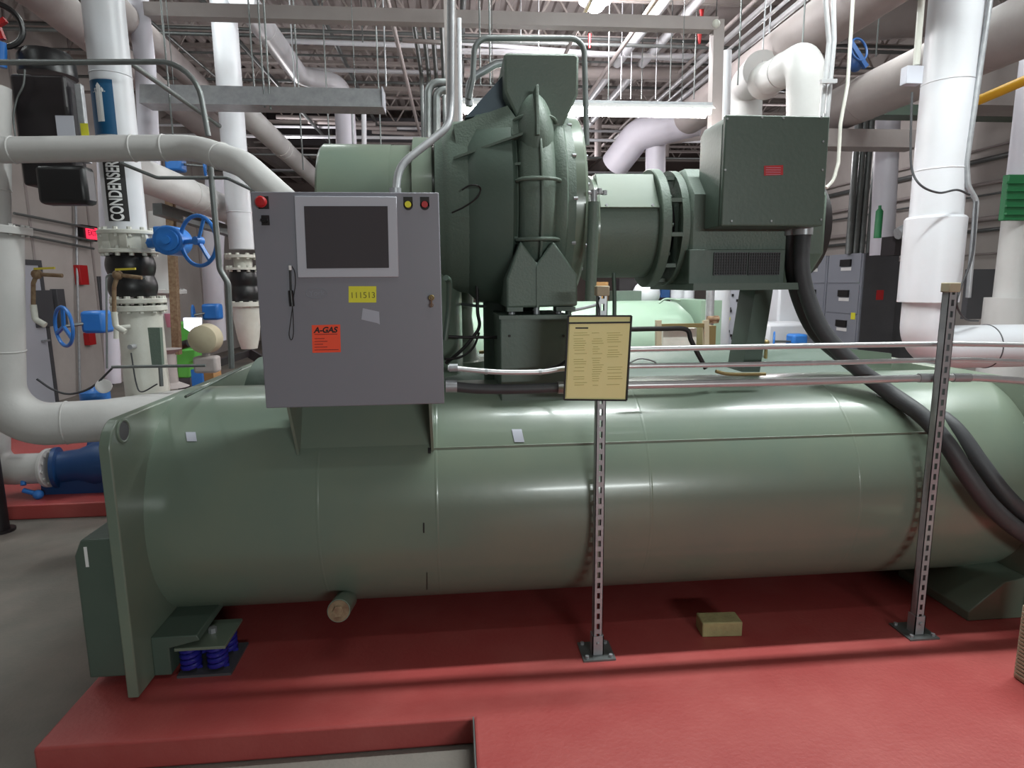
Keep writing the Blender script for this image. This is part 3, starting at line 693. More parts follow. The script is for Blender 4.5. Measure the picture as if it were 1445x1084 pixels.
# cables and small pipes between cabinet and compressor
for i, (pix, r, m, lb) in enumerate((
    ([(628,475,3.2),(660,476,3.2),(708,476,3.2)], .008, INK, 'straight black pipe behind the right side of the cabinet'),
    ([(673,400,3.3),(674,440,3.3),(676,462,3.3),(660,485,3.25),(645,500,3.2),(630,512,3.1)], .009, INK, 'black cable bundle curving down beside the cabinet'),
    ([(676,470,3.3),(668,490,3.2),(650,504,3.15),(628,507,3.1)], .006, INK, 'thin black cable looping into the cabinet side'),
    ([(629,392,2.9),(634,400,2.95),(633,440,3.0),(628,480,3.0)], .014, GREEND, 'short dark green elbow pipe touching the cabinet side'),
    ([(640,428,3.6),(690,432,3.5),(735,420,3.5)], .008, STEELD, 'thin grey tube crossing behind the cabinet edge'),
    ([(770,522,2.95),(790,515,2.9),(802,507,2.85)], .008, INK, 'ribbed black cable beside the document pouch'),
    ([(880,465,3.0),(935,464,3.0),(968,465,3.0),(975,480,3.0),(985,500,3.0),(996,520,3.0)], .012, INK, 'bent black pipe behind the upper conduit right of the pouch'),
    ([(866,385,3.3),(867,420,3.3),(867,452,3.3)], .011, GREEND, 'thin dark green vertical pipe above the document pouch'),
    ([(800,440,3.1),(835,432,3.1),(845,428,3.1)], .008, GALV, 'short bright tube left of the beige post cap'),
    ([(888,512,2.9),(905,506,2.9),(925,512,2.9),(905,518,2.9),(890,513,2.9)], .004, STEELD, 'small loop of grey cable right of the pouch'),
    ([(1010,524,3.0),(1030,528,3.0),(1080,528,3.0)], .009, BRASS, 'short copper tube behind the lowest bright conduit'),
    ([(262,560,2.75),(340,520,3.7)], .006, GREEND, 'thin green rod along the top of the left end plate'),
    )):
    S('pipe' if m != INK else 'cable', ctube([A(*q) for q in pix], r), m, lb, 'pipe' if m != INK else 'cable')

# ------------------------------------------------------------------ left foreground pipework
def pipe(name, pts, r, m, lb, bend=None, cat='pipe', seams=(), flanges=(), n=28, grp=None):
    pts = [V(p) if len(p) == 3 and not isinstance(p, tuple) else A(*p) for p in pts]
    ro = T(name, lb, cat, min(pts, key=lambda q: q.z), grp); P('pipe', MB().tube(pts, r, bend if bend is not None else r*1.6, n, 12), m, ro)
    for (i, t) in seams:
        p, q = pts[i], pts[i+1]; c = p.lerp(q, t); P('seam', MB().torus(c, q-p, r, .006, 28, 8), m, ro)
    for (i, t, R, w) in flanges:
        p, q = pts[i], pts[i+1]; c = p.lerp(q, t); d = (q-p).normalized(); f_ = P('flange', MB().cyl(c-d*w/2, c+d*w/2, R, n=36), m, ro, bevel=.004)
        bolts(f_, c, d, R-.03, 12, .012, w/2+.012, m)
    return ro
pipe('insulated_pipe', [(-6,322,4.4),(0,603,4.4),(150,593,4.55),(380,560,5.0)], .147, WHITE, 'big white insulated pipe turning at the far left from vertical to the green vessel end', .3, seams=((1,.62),(0,.6)), flanges=((0,.0,.19,.05),))
pipe('insulated_pipe', [(-14,318,4.4),(-14,212,4.4),(-14,120,4.4)], .108, WHITE, 'short white vertical pipe above the flange at the left picture edge', seams=((0,.5),))
pipe('insulated_pipe', [(0,212,4.25),(275,208,4.25),(345,232,3.9),(420,300,3.7)], .077, WHITE, 'white pipe crossing level in front of the pipe marked condenser', .35, seams=((0,.07),(0,.68),(0,.84),(1,.55)))
pipe('insulated_pipe', [(-12,560,5.3),(-12,664,5.3),(72,660,5.3)], .125, WHITE, 'lower small white elbow at the left edge leading to the blue pump', .15, flanges=((1,.97,.16,.03),))
# pump
pu = T('water_pump', 'dark blue pump on a red pad behind the left end of the green vessel', 'pump', A(120,690,5.8))
a = A(78,660,5.35); z_ = a.z
P('pump_body', MB().lathe(a, V((1,.25,0)), [(0,.17),(.03,.17),(.04,.13),(.18,.14),(.3,.19),(.4,.19),(.46,.13),(.7,.13)], 32), NAVY, pu)
P('pump_base', MB().box((a.x-.1,5.3,0),(a.x+1.0,6.0,.16)), NAVY, pu)
for k in range(4): P('rib', MB().prism([(a.x+.2+k*.13,5.32,.16),(a.x+.215+k*.13,5.32,.16),(a.x+.215+k*.13,5.5,.42),(a.x+.2+k*.13,5.5,.42)], (.02,.05,0)), NAVY, pu)
S('drain_valve', MB().cyl(A(33,685,5.2),A(33,665,5.25),.02).cyl(A(33,692,5.2),A(55,698,5.2),.02).ball(A(54,698,5.2),.04,12), BLUE, 'small blue handled drain valve under the white elbow', 'valve')
S('floor_post', MB().cyl(G(2,750,FZ), V((G(2,750,FZ).x,G(2,750,FZ).y,.5)), .055).cyl(G(2,750,FZ), G(2,750,FZ)+V((0,0,.02)),.09), BLACKP, 'short black pipe support at the left edge of the floor', 'support')
# condenser pipe stack
def riser(Yc, top, base, yv, r, names, lb, scale=1.0):
    """vertical painted pipe, butterfly valve body, rubber joint and lower spool; pixel rows give the heights"""
    c = A(*base, Yc); x = c.x
    z = lambda y, X=None: A(base[0], y, Yc).z
    ro = T('insulated_pipe', lb, 'pipe', (x, Yc, z(yv[0])))
    P('pipe', MB().cyl((x,Yc,z(yv[0])),(x,Yc,6.15), r, n=40), WHITEB, ro)
    P('seam', MB().torus((x,Yc,z(top)), Z1, r, .005, 32, 8), WHITEB, ro)
    return ro, x, z
ro, x, z = riser(5.0, 108, (184,370), (330,), .133, None, 'tall white pipe with the black condenser marking left of the cabinet')
PC = V((x, 5.0, 0))
P('flow_marker', patch(PC, .1335, math.radians(-54), math.radians(27), A(150,186,4.8).z, A(150,107,4.8).z), PHOTOB, ro, 'dark blue curved marker with a white arrow pointing up')
am = MB(); zc0, zc1 = A(150,168,4.8).z, A(150,112,4.8).z
def wrapflat(mb_, cen, R, off, z0_):
    for i, v in enumerate(mb_.v):
        an = off + v.x/R; mb_.v[i] = V((cen.x+math.sin(an)*(R+v.y), cen.y-math.cos(an)*(R+v.y), z0_+v.z))
    return mb_
H = zc1-zc0
arrow = MB(); outl = [(0,.026),(H*.2,.026),(H*.4,.026),(H*.6,.026),(H*.76,.026),(H*.762,.05),(H*.84,.034),(H*.92,.017),(H,.001)]; vs = []; fs = []; nc = 8
for zz_, w_ in outl:
    for k in range(nc+1): vs.append((-w_+2*w_*k/nc, 0, zz_))
for i in range(len(outl)-1):
    for k in range(nc): q = i*(nc+1)+k; fs.append((q, q+1, q+nc+2, q+nc+1))
arrow.add(vs, fs)
P('white_arrow', wrapflat(arrow, PC, .1355, math.radians(-14), zc0), WHT, ro)
P('name_band', patch(PC, .1335, math.radians(-26), math.radians(36), A(162,312,4.87).z, A(160,205,4.87).z), INK, ro, 'black band with the word CONDENSER in white reading upward')
zt = (A(160,308,4.8).z + A(160,195,4.8).z)/2
zt = (A(161,309,4.87).z + A(160,231,4.87).z)/2
text('CONDENSER', .125, WHT, ro, (0,0,zt), Matrix.Rotation(PI/2,4,'Z') @ Matrix.Diagonal((.56,1,1,1)), wrap=(PC, .1365, math.radians(5)), ext=.0005, bold=.003)
vb = T('butterfly_valve', 'white flanged butterfly valve under the condenser pipe with a blue gearbox', 'valve', (x,5.0,z(362)))
for y0,y1,R in ((326,332,.195),(352,358,.195)):
    f_ = P('flange', MB().cyl((x,5,z(y1)),(x,5,z(y0)),R,n=44), CREAM, vb, bevel=.006); bolts(f_, (x,5,(z(y0)+z(y1))/2), Z1, R-.026, 12, .016, .035, CREAM)
P('valve_body', MB().cyl((x,5,z(352)),(x,5,z(332)),.165,n=44), CREAM, vb)
for k in range(8): an = 2*PI*k/8+.3; P('tie_lug', MB().box((x+.165*math.cos(an)-.024,5+.165*math.sin(an)-.018,z(352)),(x+.165*math.cos(an)+.024,5+.165*math.sin(an)+.018,z(332))), CREAM, vb)
gz = z(344); gx = A(222,345,4.9).x
P('stem', MB().cyl((x+.12,4.95,gz),(gx+.1,4.9,gz),.035), BLUE, vb)
P('gearbox', MB().cyl((gx+.12,4.98,gz+.01),(gx+.12,4.78,gz+.01),.105,n=28).box((gx+.02,4.8,gz-.07),(gx+.17,4.96,gz+.11)), BLUE, vb, bevel=.01)
P('gearbox_cover', MB().cyl((gx+.13,4.78,gz+.01),(gx+.13,4.755,gz+.01),.075,n=24).cyl((gx+.13,4.76,gz+.01),(gx+.13,4.73,gz+.01),.03), BLUE, vb)
hc = A(280,340,4.75); dn = V((-.55,-1,0)).normalized()
hw_ = P('handwheel', MB().torus(hc, dn, .175, .014, 40, 10), BLUE, vb)
a_, b_ = frame(dn); sp = MB()
for k in range(3): an = math.radians(90+k*120+35); sp.bar(hc, hc+(a_*math.cos(an)+b_*math.sin(an))*.172, .028, .016)
P('spokes', sp.cyl(hc-dn*.03,hc+dn*.03,.03), BLUE, hw_); P('wheel_shaft', MB().cyl(hc, V((gx+.2,4.85,gz)), .018), BLUE, vb)
def bellows(x, Y, za, zb, r, lb):
    ro = T('expansion_joint', lb, 'rubber joint', (x,Y,za)); pr = []; n = 24
    for k in range(n+1):
        t = k/n; pr.append((t*(zb-za), r*(.93+.11*abs(math.sin(2*PI*t)))))
    P('bellows', MB().lathe((x,Y,za), Z1, pr, 40), BLACK, ro); return ro
bellows(x, 5.0, z(419), z(360), .16, 'black rubber expansion joint under the white valve of the condenser pipe')
sp_ = T('pipe_spool', 'cream painted pipe stand below the black rubber joint near the cabinet left side', 'pipe', (x,5,0))
for y0, y1 in ((421,428),(431,439)):
    f_ = P('flange', MB().cyl((x+.03,5,z(y1)),(x+.03,5,z(y0)),.19,n=44), CREAM, sp_, bevel=.006); bolts(f_, (x+.03,5,(z(y0)+z(y1))/2), Z1, .165, 12, .02, .035, CREAM)
P('spool', MB().lathe((x+.03,5,.3), Z1, [(0,.17),(.2,.155),(z(439)-.3,.15)], 40), CREAM, sp_)
p_ = A(188,489,4.83); P('thermometer_stub', MB().cyl((p_.x,4.9,p_.z),(p_.x,4.78,p_.z),.018), GALV, sp_)
P('side_tap', MB().tube([A(184,461,4.8),A(164,463,4.75),A(164,478,4.75)], .017,.02), CREAM, sp_)
# second riser nearer the cabinet
r2_, x2, z2 = riser(7.6, 150, (345,400), (352,), .135, None, 'tall white pipe just left of the cabinet')
P('seam', MB().torus((x2,7.6,A(347,300,7.6).z), Z1, .135, .005), WHITEB, r2_)
v2 = T('pipe_spool', 'white flange pair and tapered reducer around the joint left of the cabinet', 'pipe', (x2,7.6,.4))
for y0,y1 in ((360,364),(378,381),(426,432)):
    f_ = P('flange', MB().cyl((x2,7.6,z2(y1)),(x2,7.6,z2(y0)),.19,n=40), CREAM, v2); bolts(f_, (x2,7.6,(z2(y0)+z2(y1))/2), Z1, .165, 10, .02, .035, CREAM)
P('reducer', MB().lathe((x2,7.6,z2(492)), Z1, [(0,.09),(.12,.12),(.35,.15),(z2(432)-z2(492),.16)], 36), CREAM, v2)
P('spacer', MB().cyl((x2,7.6,z2(378)),(x2,7.6,z2(364)),.1), CREAM, v2)
bellows(x2, 7.6, z2(426), z2(381), .155, 'black rubber expansion joint beside the left edge of the cabinet')
# black actuator
ac = T('valve_actuator', 'black electric valve actuator hanging left of the condenser pipe', 'actuator', A(70,285,4.7))
def bxp(x0_, y0_, x1_, y1_, Y, dep): a = A(x0_,y0_,Y); b = A(x1_,y1_,Y); return MB().box((a.x,Y,b.z),(b.x,Y+dep,a.z))
P('body', bxp(12,103,108,262,4.55,.16), BLACKP, ac, bevel=.02)
c0 = A(68,104,4.75); P('top_cap', MB().lathe(c0, Z1, [(-.02,.17),(.09,.165),(.13,.14),(.135,.01)], 32), BLACK, ac)
P('lower_housing', bxp(46,232,124,288,4.5,.14), BLACK, ac, bevel=.03)
P('nameplate', flatbox(78,163,107,193,4.548,.003), LGREY, ac)
P('side_bracket', bxp(104,118,126,230,4.6,.04), GALV, ac, bevel=.004)
P('hazard_sticker', flatbox(113,174,126,192,4.598,.002), YELLOW, ac, 'small yellow sticker on the bracket')
P('cable', ctube([A(35,98,4.5),A(33,120,4.5),A(24,140,4.5),A(19,165,4.5),A(22,195,4.5)], .006), STEELD, ac)
# blue wheel at the far top left
hw2 = T('handwheel', 'blue and black handwheel at the upper left corner', 'valve wheel', A(4,60,4.6))
P('rim', MB().torus(A(-4,35,4.6), V((.5,-1,0)), .13, .018, 32, 8), BLACK, hw2); P('spokes', MB().bar(A(-20,45,4.6),A(8,28,4.6),.03).bar(A(-10,20,4.6),A(4,56,4.6),.03), RED, hw2); P('yoke', MB().cyl(A(2,60,4.6),A(2,95,4.6),.03), BLUE, hw2)
# dark conduit frame over the left pipes
S('dark_conduit', MB().tube([A(-20,88,4.4),A(60,88,4.4),A(275,87,4.4),A(294,192,4.4)], .017, .28), STEELD, 'dark conduit passing level in front of the white pipes and bending down', 'conduit')
S('dark_conduit', MB().tube([A(185,90,5.2),A(310,178,6.3)], .02), STEELD, 'dark pipe slanting down behind the level dark conduit', 'conduit')
S('dark_conduit', MB().tube([A(297,235,4.6),A(310,380,4.6),A(322,400,4.6),A(327,520,4.6)], .02, .1), STEELD, 'dark vertical conduit between the two white risers', 'conduit')
S('dark_conduit', MB().tube([A(170,230,4.6),A(222,251,4.6),A(320,251,4.6),A(356,268,4.4)], .012, .08), STEELD, 'thin dark tube slanting under the level white pipe', 'conduit')
S('cable_tray', MB().bar(A(170,236,6.0),A(300,268,8.5),.05,.02).bar(A(170,242,6.0),A(300,274,8.5),.02,.02), STEELD, 'narrow metal tray behind the condenser pipe', 'cable tray')
# more pipes in the left middle distance
pipe('insulated_pipe', [(190,-40,6.6),(205,92,6.6),(212,240,6.6)], .09, LAV, 'lavender white pipe right behind the condenser pipe')
pipe('insulated_pipe', [(170,235,6.0),(245,265,6.9),(330,300,8.2),(356,312,9)], .155, WHITE, 'white pipe slanting away behind the condenser pipe toward the second riser', .3, seams=((1,.2),(1,.35)))
pipe('insulated_pipe', [(228,300,8.5),(232,420,8.5),(236,520,8.5)], .15, WHITE, 'white vertical pipe seen through the blue handwheel gap', flanges=((0,.92,.26,.05),))
pipe('insulated_pipe', [(305,250,9.5),(300,380,9.5),(305,480,9.5)], .14, LAV, 'pale vertical pipe behind the large blue handwheel')
pipe('insulated_pipe', [(147,190,6.6),(160,540,6.6)], .07, LAV, 'grey vertical pipe left of the condenser valve')
S('wooden_post', MB().bar(A(240,282,7.5),A(250,500,7.5),.08), RUST, 'brown timber post behind the blue valve gearbox', 'post')
S('pipe_support', MB().bar(A(222,295,7.0),A(350,335,9.0),.1,.12), STEELD, 'grey angle iron support under the slanting white pipe', 'support')
pipe('insulated_pipe', [(-80,-110,4.3),(55,-12,5.2),(150,68,7.0),(300,190,9.8)], .15, DUSTY, 'dusty white pipe slanting across the upper left corner')
pipe('insulated_pipe', [(340,-5,7.4),(424,108,10.6),(470,115,10.8),(486,130,11.2),(486,210,11.2)], .14, WHITEB, 'white pipe slanting down from the top and bending right above the long light', .3, seams=((0,.3),(0,.97)))
pipe('insulated_pipe', [(325,140,8.3),(372,184,9.6),(455,262,14.0)], .15, WHITE, 'white pipe slanting away behind the cabinet top left corner', seams=((1,.2),(1,.25)))
pipe('insulated_pipe', [(150,4,6.02),(260,100,9.4),(330,170,13)], .14, DUSTY, 'brownish dusty pipe slanting away under the roof at the left')
pipe('insulated_pipe', [(486,152,10.5),(490,215,10.5)], .155, LAV, 'short lavender white vertical pipe under the long unlit light')
pipe('pipe', [(513,130,9.5),(514,215,9.5)], .035, WHITEB, 'slim white vertical pipe left of the green suction pipe top')
pipe('pipe', [(497,150,9.2),(499,215,9.2)], .018, GALV, 'very thin vertical pipe next to the lavender white one')
# blue valves in the left middle distance
def handvalve(c, Rw, dn, boxc, lb, m=BLUE):
    c = V(c); boxc = V(boxc); ro = T('gear_valve', lb, 'valve', boxc); P('handwheel', MB().torus(c, dn, Rw, Rw*.09, 32, 8), m, ro)
    a_, b_ = frame(V(dn)); s = MB()
    for k in range(3): an = 2*PI*k/3+.4; s.bar(c, c+(a_*math.cos(an)+b_*math.sin(an))*Rw, Rw*.14)
    P('spokes', s, m, ro); P('shaft', MB().cyl(c, boxc, .015), STEELD, ro); P('gearbox', MB().box(boxc-V((.1,.1,.1)), boxc+V((.1,.1,.1))), m, ro, bevel=.03); return ro
handvalve(A(90,461,5.8), .17, (-.8,-1,0), A(138,454,6.0), 'blue wheel valve below the exit sign at the left')
handvalve(A(273,445,8.0), .12, (-1,-.25,0), A(300,440,8.2), 'small blue wheel valve behind the white floodlight')
handvalve(A(289,235,8.6), .14, (-1,-.3,0), A(248,231,8.6), 'blue valve above the slanting white pipe, upper left')
# left wall fittings
sx = T('exit_sign', 'red lit exit sign on the left wall', 'sign', AX(122,340,-6.35))
p0, p1_ = AX(113,317,-6.35), AX(133,341,-6.35)
P('housing', MB().box((-6.38, p0.y-.02, p1_.z-.0), (-6.3, p1_.y+.05, p0.z+.0)), BLACKP, sx)
P('face', MB().box((-6.3, p0.y+.05, p1_.z+.03), (-6.285, p1_.y+.02, p0.z-.03)), SIGNR, sx, 'red lit sign face')
fc = text('EXIT', .13, WHT, sx, (0,0,0)); yc, zc = (p0.y+p1_.y)/2+.03, (p0.z+p1_.z)/2
for v in fc.data.vertices: v.co = (-6.283 - v.co.y*.0, yc + v.co.x, zc + v.co.z)
def on_left(name, x0_, y0_, x1_, y1_, m, lb, cat, t=.1):
    a, b = AX(x0_,y0_,-6.4), AX(x1_,y1_,-6.4); return S(name, MB().box((-6.4,a.y,b.z),(-6.4+t,max(b.y,a.y+.15),a.z)), m, lb, cat, bevel=.005)
on_left('electrical_box', 38,410,70,460, DGREY, 'dark grey electrical box on the left wall beside the door', 'box')
on_left('electrical_box', 70,408,88,462, DGREY, 'grey disconnect box on the left wall behind the blue wheel', 'box')
on_left('alarm_bell', 103,374,118,402, RED, 'red fire alarm box on the wall below the exit sign', 'alarm')
on_left('alarm_pull', 117,470,128,486, RED, 'lower small red alarm pull station on the left wall', 'alarm')
on_left('door_panel', 136,390,160,560, DGREY, 'dark open doorway cover right of the alarm boxes', 'panel', .03)
for i, (y0_, lb) in enumerate(((315,'upper'),(332,'middle'),(343,'lower'))):
    S('wall_pipe', MB().cyl(AX(20,y0_-14,-6.3), AX(132,y0_+8,-6.3), .02), STEELD, lb+' of three thin pipes along the left wall beside the exit sign', 'pipe')
S('wall_conduit', MB().cyl(AX(105,210,-6.35),AX(113,560,-6.35),.02), GALV, 'thin upright conduit on the left wall down to the red alarm box', 'conduit')
# small brass/steel valves by the left pipe
for pix, lb in (([(47,430),(47,400),(52,387),(88,389)], 'rusty small valve assembly right of the big left pipe'), ([(161,440),(161,405),(166,388),(200,392)], 'rusty gauge line with a yellow lever in front of the rubber joint')):
    pts = [A(x_,y_,4.55) for x_,y_ in pix]; r_ = T('valve_assembly', lb, 'valve', pts[0])
    P('tube', MB().tube(pts, .014, .02, 10), RUST, r_); P('valve_body', MB().ball(pts[2], .034, 12), RUST, r_); P('lever', MB().bar(pts[2]+V((0,-.02,.035)), pts[2]+V((.13,-.02,.04)), .014), GAS, r_, 'yellow lever')
    P('lower_tap', MB().tube([pts[0], pts[0]-V((0,0,.1)), pts[0]-V((-.06,0,.14))], .02, .03, 10), CREAM, r_)
S('gauge_tube', MB().tube([A(151,520,4.7),A(150,390,4.7),A(156,387,4.7),A(205,393,4.7)], .007, .03, 8), STEELD, 'thin grey tube rising in front of the cream pipe stand', 'tube')
S('gauge_tube', MB().tube([A(158,518,4.6),A(290,516,4.6)], .011), STEELD, 'thin level tube in front of the green thermometer case', 'tube')
S('sagging_cable', ctube([A(52,535,5.0),A(75,550,5.0),A(100,556,5.0),A(130,546,5.0),A(158,520,5.0)], .008), HOSE, 'sagging black cable in front of the pale door at the left', 'cable')
S('sagging_cable', ctube([A(185,498,4.6),A(192,540,4.6),A(200,553,4.6),A(222,542,4.6)], .005), HOSE, 'thin looping cable on the cream pipe stand', 'cable')
tcase = T('thermometer', 'long green thermometer case standing beside the cream pipe stand', 'thermometer', A(226,520,4.7))
P('case', quadY([(212,462),(229,462),(232,514),(218,515)], 4.7, .04), GREENC, tcase); P('stem', MB().cyl(A(226,515,4.7),A(228,545,4.7),.014), STEELD, tcase)
S('pressure_gauge', MB().cyl(A(147,545,5.1),A(146,545,5.0),.055,n=28).cyl(A(146,545,5.0),A(146,545,4.99),.045,n=28), WHT, 'round white gauge above the far end of the big white pipe', 'gauge')
S('blue_jug', MB().lathe(A(134,556,5.4), Z1, [(-.05,.11),(.02,.11),(.04,.05),(.06,.03)], 20), BLUE, 'small blue bottle lying behind the big white pipe', 'container')
dm = T('pressure_transmitter', 'tan dome shaped transmitter on a small grey body left of the cabinet', 'instrument', A(292,540,4.9))
P('dome', MB().lathe(A(290,478,5.0), Y1, [(-.1,.0),(-.1,.06),(-.07,.105),(.05,.115),(.1,.05)], 28), TAN, dm)
P('body', MB().box(A(277,526,5.0)-V((0,.06,0)), A(308,502,5.0)+V((0,.06,0))), DUSTY, dm, bevel=.02)
P('neck', MB().cyl(A(291,505,5.0),A(291,492,5.0),.03), DUSTY, dm)
fld = T('work_light', 'bright white lit panel between the risers low at the left', 'light', A(272,470,7.3))
P('lit_face', quadY([(261,449),(284,449),(285,462),(274,470),(262,462)], 7.3, .04), TASK, fld); P('back', quadY([(260,448),(286,448),(286,463),(274,471),(261,463)], 7.35, .03), LGREY, fld)
gm = T('green_machine', 'lime green machine standing on the floor behind the cream pipe stand', 'machine', A(260,535,8.0))
P('upper_housing', MB().prism([A(243,455,8),A(262,456,8),A(268,470,8),A(264,484,8),A(246,490,8)], (0,.3,0)), LIME, gm, bevel=.02)
P('lower_housing', MB().prism([A(248,494,8),A(277,492,8),A(276,508,8),A(268,512,8),A(266,534,8),A(250,534,8)], (0,.3,0)), LIME, gm, bevel=.02)
P('nozzle', MB().cyl(A(255,488,7.9),A(268,484,7.8),.05), BLACK, gm); P('stand', MB().box((A(250,534,8).x,8,FZ),(A(268,534,8).x,8.3,A(250,534,8).z)), DGREY, gm)
S('pink_bucket', MB().lathe(A(244,456,8.3), Z1, [(-.05,.07),(.12,.09)], 20), PINK, 'small pink bucket above the lime green machine', 'bucket')
S('blue_tub', MB().box((A(270,532,7.6).x,7.6,.1),(A(285,532,7.6).x,7.8,A(275,522,7.6).z)), BLUE, 'small blue box behind the tan transmitter', 'box')
S('cardboard_box', bxp(287,524,302,540,6.0,.2), CARD, 'brown cardboard piece below the tan transmitter', 'box')
S('vibration_pedestal', MB().lathe(A(238,546,6.8), Z1, [(0,.2),(.05,.1),(.35,.09),(.4,.16)], 24), DUSTY, 'grey round pedestal behind the green thermometer case', 'support')
S('black_frame', MB().bar(A(310,512,5.6),A(352,498,6.0),.03,.06).bar(A(352,498,6.0),A(372,510,6.0),.05,.08), BLACKP, 'black metal arm low beside the cabinet left edge', 'bracket')

# ------------------------------------------------------------------ lights overhead
def striplight(px0_, px1_, py, Y, lit, lb):
    a = A(px0_, py, Y); L = 2.44 if lit else (A(px1_,py,Y).x-a.x); x0_, x1_ = (A(px1_,py,Y).x-L, A(px1_,py,Y).x); zc = a.z
    ro = T('strip_light', lb, 'light fixture', ((x0_+x1_)/2, Y, zc+.15))
    if lit:
        P('housing', MB().box((x0_,Y-.06,zc+.045),(x1_,Y+.06,zc+.075)), GALV, ro)
        P('reflector', MB().prism([(x0_,Y-.14,zc-.0),(x0_,Y-.06,zc+.05),(x0_,Y+.06,zc+.05),(x0_,Y+.14,zc-.0),(x0_,Y+.14,zc-.006),(x0_,Y+.06,zc+.042),(x0_,Y-.06,zc+.042),(x0_,Y-.14,zc-.006)], (x1_-x0_,0,0)), WHT, ro)
        for dy in (-.06, .06): P('tube_lamp', MB().cyl((x0_+.02,Y+dy,zc-.012),(x1_-.02,Y+dy,zc-.012),.03), LAMP, ro, 'lit fluorescent tube')
    else:
        P('reflector', MB().prism([(x0_,Y-.13,zc-.085),(x0_,Y-.09,zc+.085),(x0_,Y+.09,zc+.085),(x0_,Y+.13,zc-.085)], (x1_-x0_,0,0)), GALV, ro)
        P('end_plate', MB().box((x1_,Y-.14,zc-.09),(x1_+.01,Y+.1,zc+.09)), LGREY, ro)
    for t in (.12, .88):
        xx = x0_+(x1_-x0_)*t; P('hanger_wire', MB().cyl((xx,Y,zc+.08),(xx,Y,6.15),.004,n=6), STEELD, ro)
    return ro
striplight(640,1002,152,6.3,True,'lit long fluorescent light glowing behind the compressor')
a = striplight(205,541,137,6.3,False,'long unlit fluorescent light hanging left of the compressor')
hb = T('high_bay_lamp', 'glaring round high bay lamp at the top of the picture', 'light fixture', A(840,8,8.1))
c = A(840,6,8.1); P('lens', MB().ball(c, .12, 24, (1,1,.8)), LAMPB, hb); P('shade', MB().lathe(c+V((0,0,.03)), Z1, [(0,.2),(.12,.14),(.2,.05)], 28), GALV, hb); P('hanger', MB().cyl(c+V((0,0,.2)), (c.x,c.y,6.15), .012), GALV, hb)
# near horizontal frame beam
Yb = 6.6
bm_ = T('frame_beam', 'dusty square steel beam spanning level across the upper picture', 'beam', A(600,30,Yb))
P('beam', MB().bar(A(150,14,Yb),A(1010,36,Yb),.12,.12), DUSTY, bm_); P('end_cap', MB().ball(A(1010,34,Yb-.05),.045,12), CREAM, bm_)
S('square_post', MB().bar(A(1012,30,Yb),A(1007,230,Yb),.11), DUSTY, 'dusty square post hanging down from the right end of the level beam', 'post')
S('white_column_pipe', MB().cyl(A(1026,72,7.0),A(1022,230,7.0),.05), WHITEB, 'slim white upright pipe right behind the dusty square post', 'pipe')
S('dark_column', MB().bar(A(634,-20,5.6),A(640,215,5.6),.1), DUSTY, 'dusty upright steel strut behind the cabinet conduit', 'post')
S('slim_white_pipe', MB().cyl(A(648,26,5.4),A(650,190,5.4),.018), WHITEB, 'slim bright white vertical pipe beside the cabinet conduit', 'pipe')
S('gas_pipe', MB().cyl(A(648,24,7.4),A(1000,43,7.4),.025), GAS, 'yellow pipe along the underside of the level beam', 'pipe')
for (x0_,y0_,x1_,y1_,Y,r,lb) in ((640,60,1003,87,9.8,.03,'upper of the level white pipes behind the beam'),(640,72,1003,80,9.6,.04,'white level pipe just under the joist line'),(655,100,1002,104,10.2,.09,'thick dusty level pipe above the lit fluorescent light'),(400,58,640,66,9.9,.035,'long level white pipe left of the dusty strut'),(400,97,640,103,11.5,.035,'lower long level white pipe left of the dusty strut')):
    S('level_pipe', MB().cyl(A(x0_,y0_,Y),A(x1_,y1_,Y),r), WHITEB if r<.09 else DUSTY, lb, 'pipe')
# bundle of four conduits left of the dark strut
for k in range(4):
    x0_ = 582+k*13.5; a = A(x0_, 20, 6.75); S('bundled_conduit', MB().tube([a, V((a.x, 8.6, a.z)), V((a.x, 8.6, 2.3))], .027, .15), STEELD, ['first','second','third','fourth'][k]+' from the left of the four dull conduits running in from the top', 'conduit', 'four dull conduits bundled beside the dusty strut')
for k in range(2):
    S('bent_conduit', MB().tube([A(640,117+k*10,7.2),A(604+k*12,117+k*10,7.2),A(604+k*12,200,7.2)], .045, .12), STEELD, ['outer','inner'][k]+' of the two bent grey conduits turning down left of the cabinet conduit', 'conduit')
S('conduit_strap', MB().bar(A(568,57,7.0),A(622,60,7.0),.05,.03), DUSTY, 'short cross bar under the four bundled conduits', 'strut')
# two white pipes to the right of centre running away
for k,(p,q) in enumerate((((955,-20,7.5),(600+262,137,11.5)),((1003,-20,7.5),(877,137,11.5)))):
    a = A(*p); S('sprinkler_main', MB().cyl(a, V((a.x, 15, a.z+.05)), .065), WHITEB, ['left','right'][k]+' of the two white pipes running away under the roof near the round lamp', 'pipe', 'two parallel white pipes under the roof')
for px_, py_ in ((990,22),(987,55)): S('sprinkler_tag', MB().cyl(A(px_,py_-8,8.0),A(px_,py_+7,8.0),.03,.015), RED, ('upper' if py_<30 else 'lower')+' small red hanging tag beside the dusty square post', 'tag')
S('sprinkler_tag', MB().cyl(A(832,48,8.6),A(832,68,8.6),.02,.012), RED, 'small red hanging tag below the round lamp', 'tag')
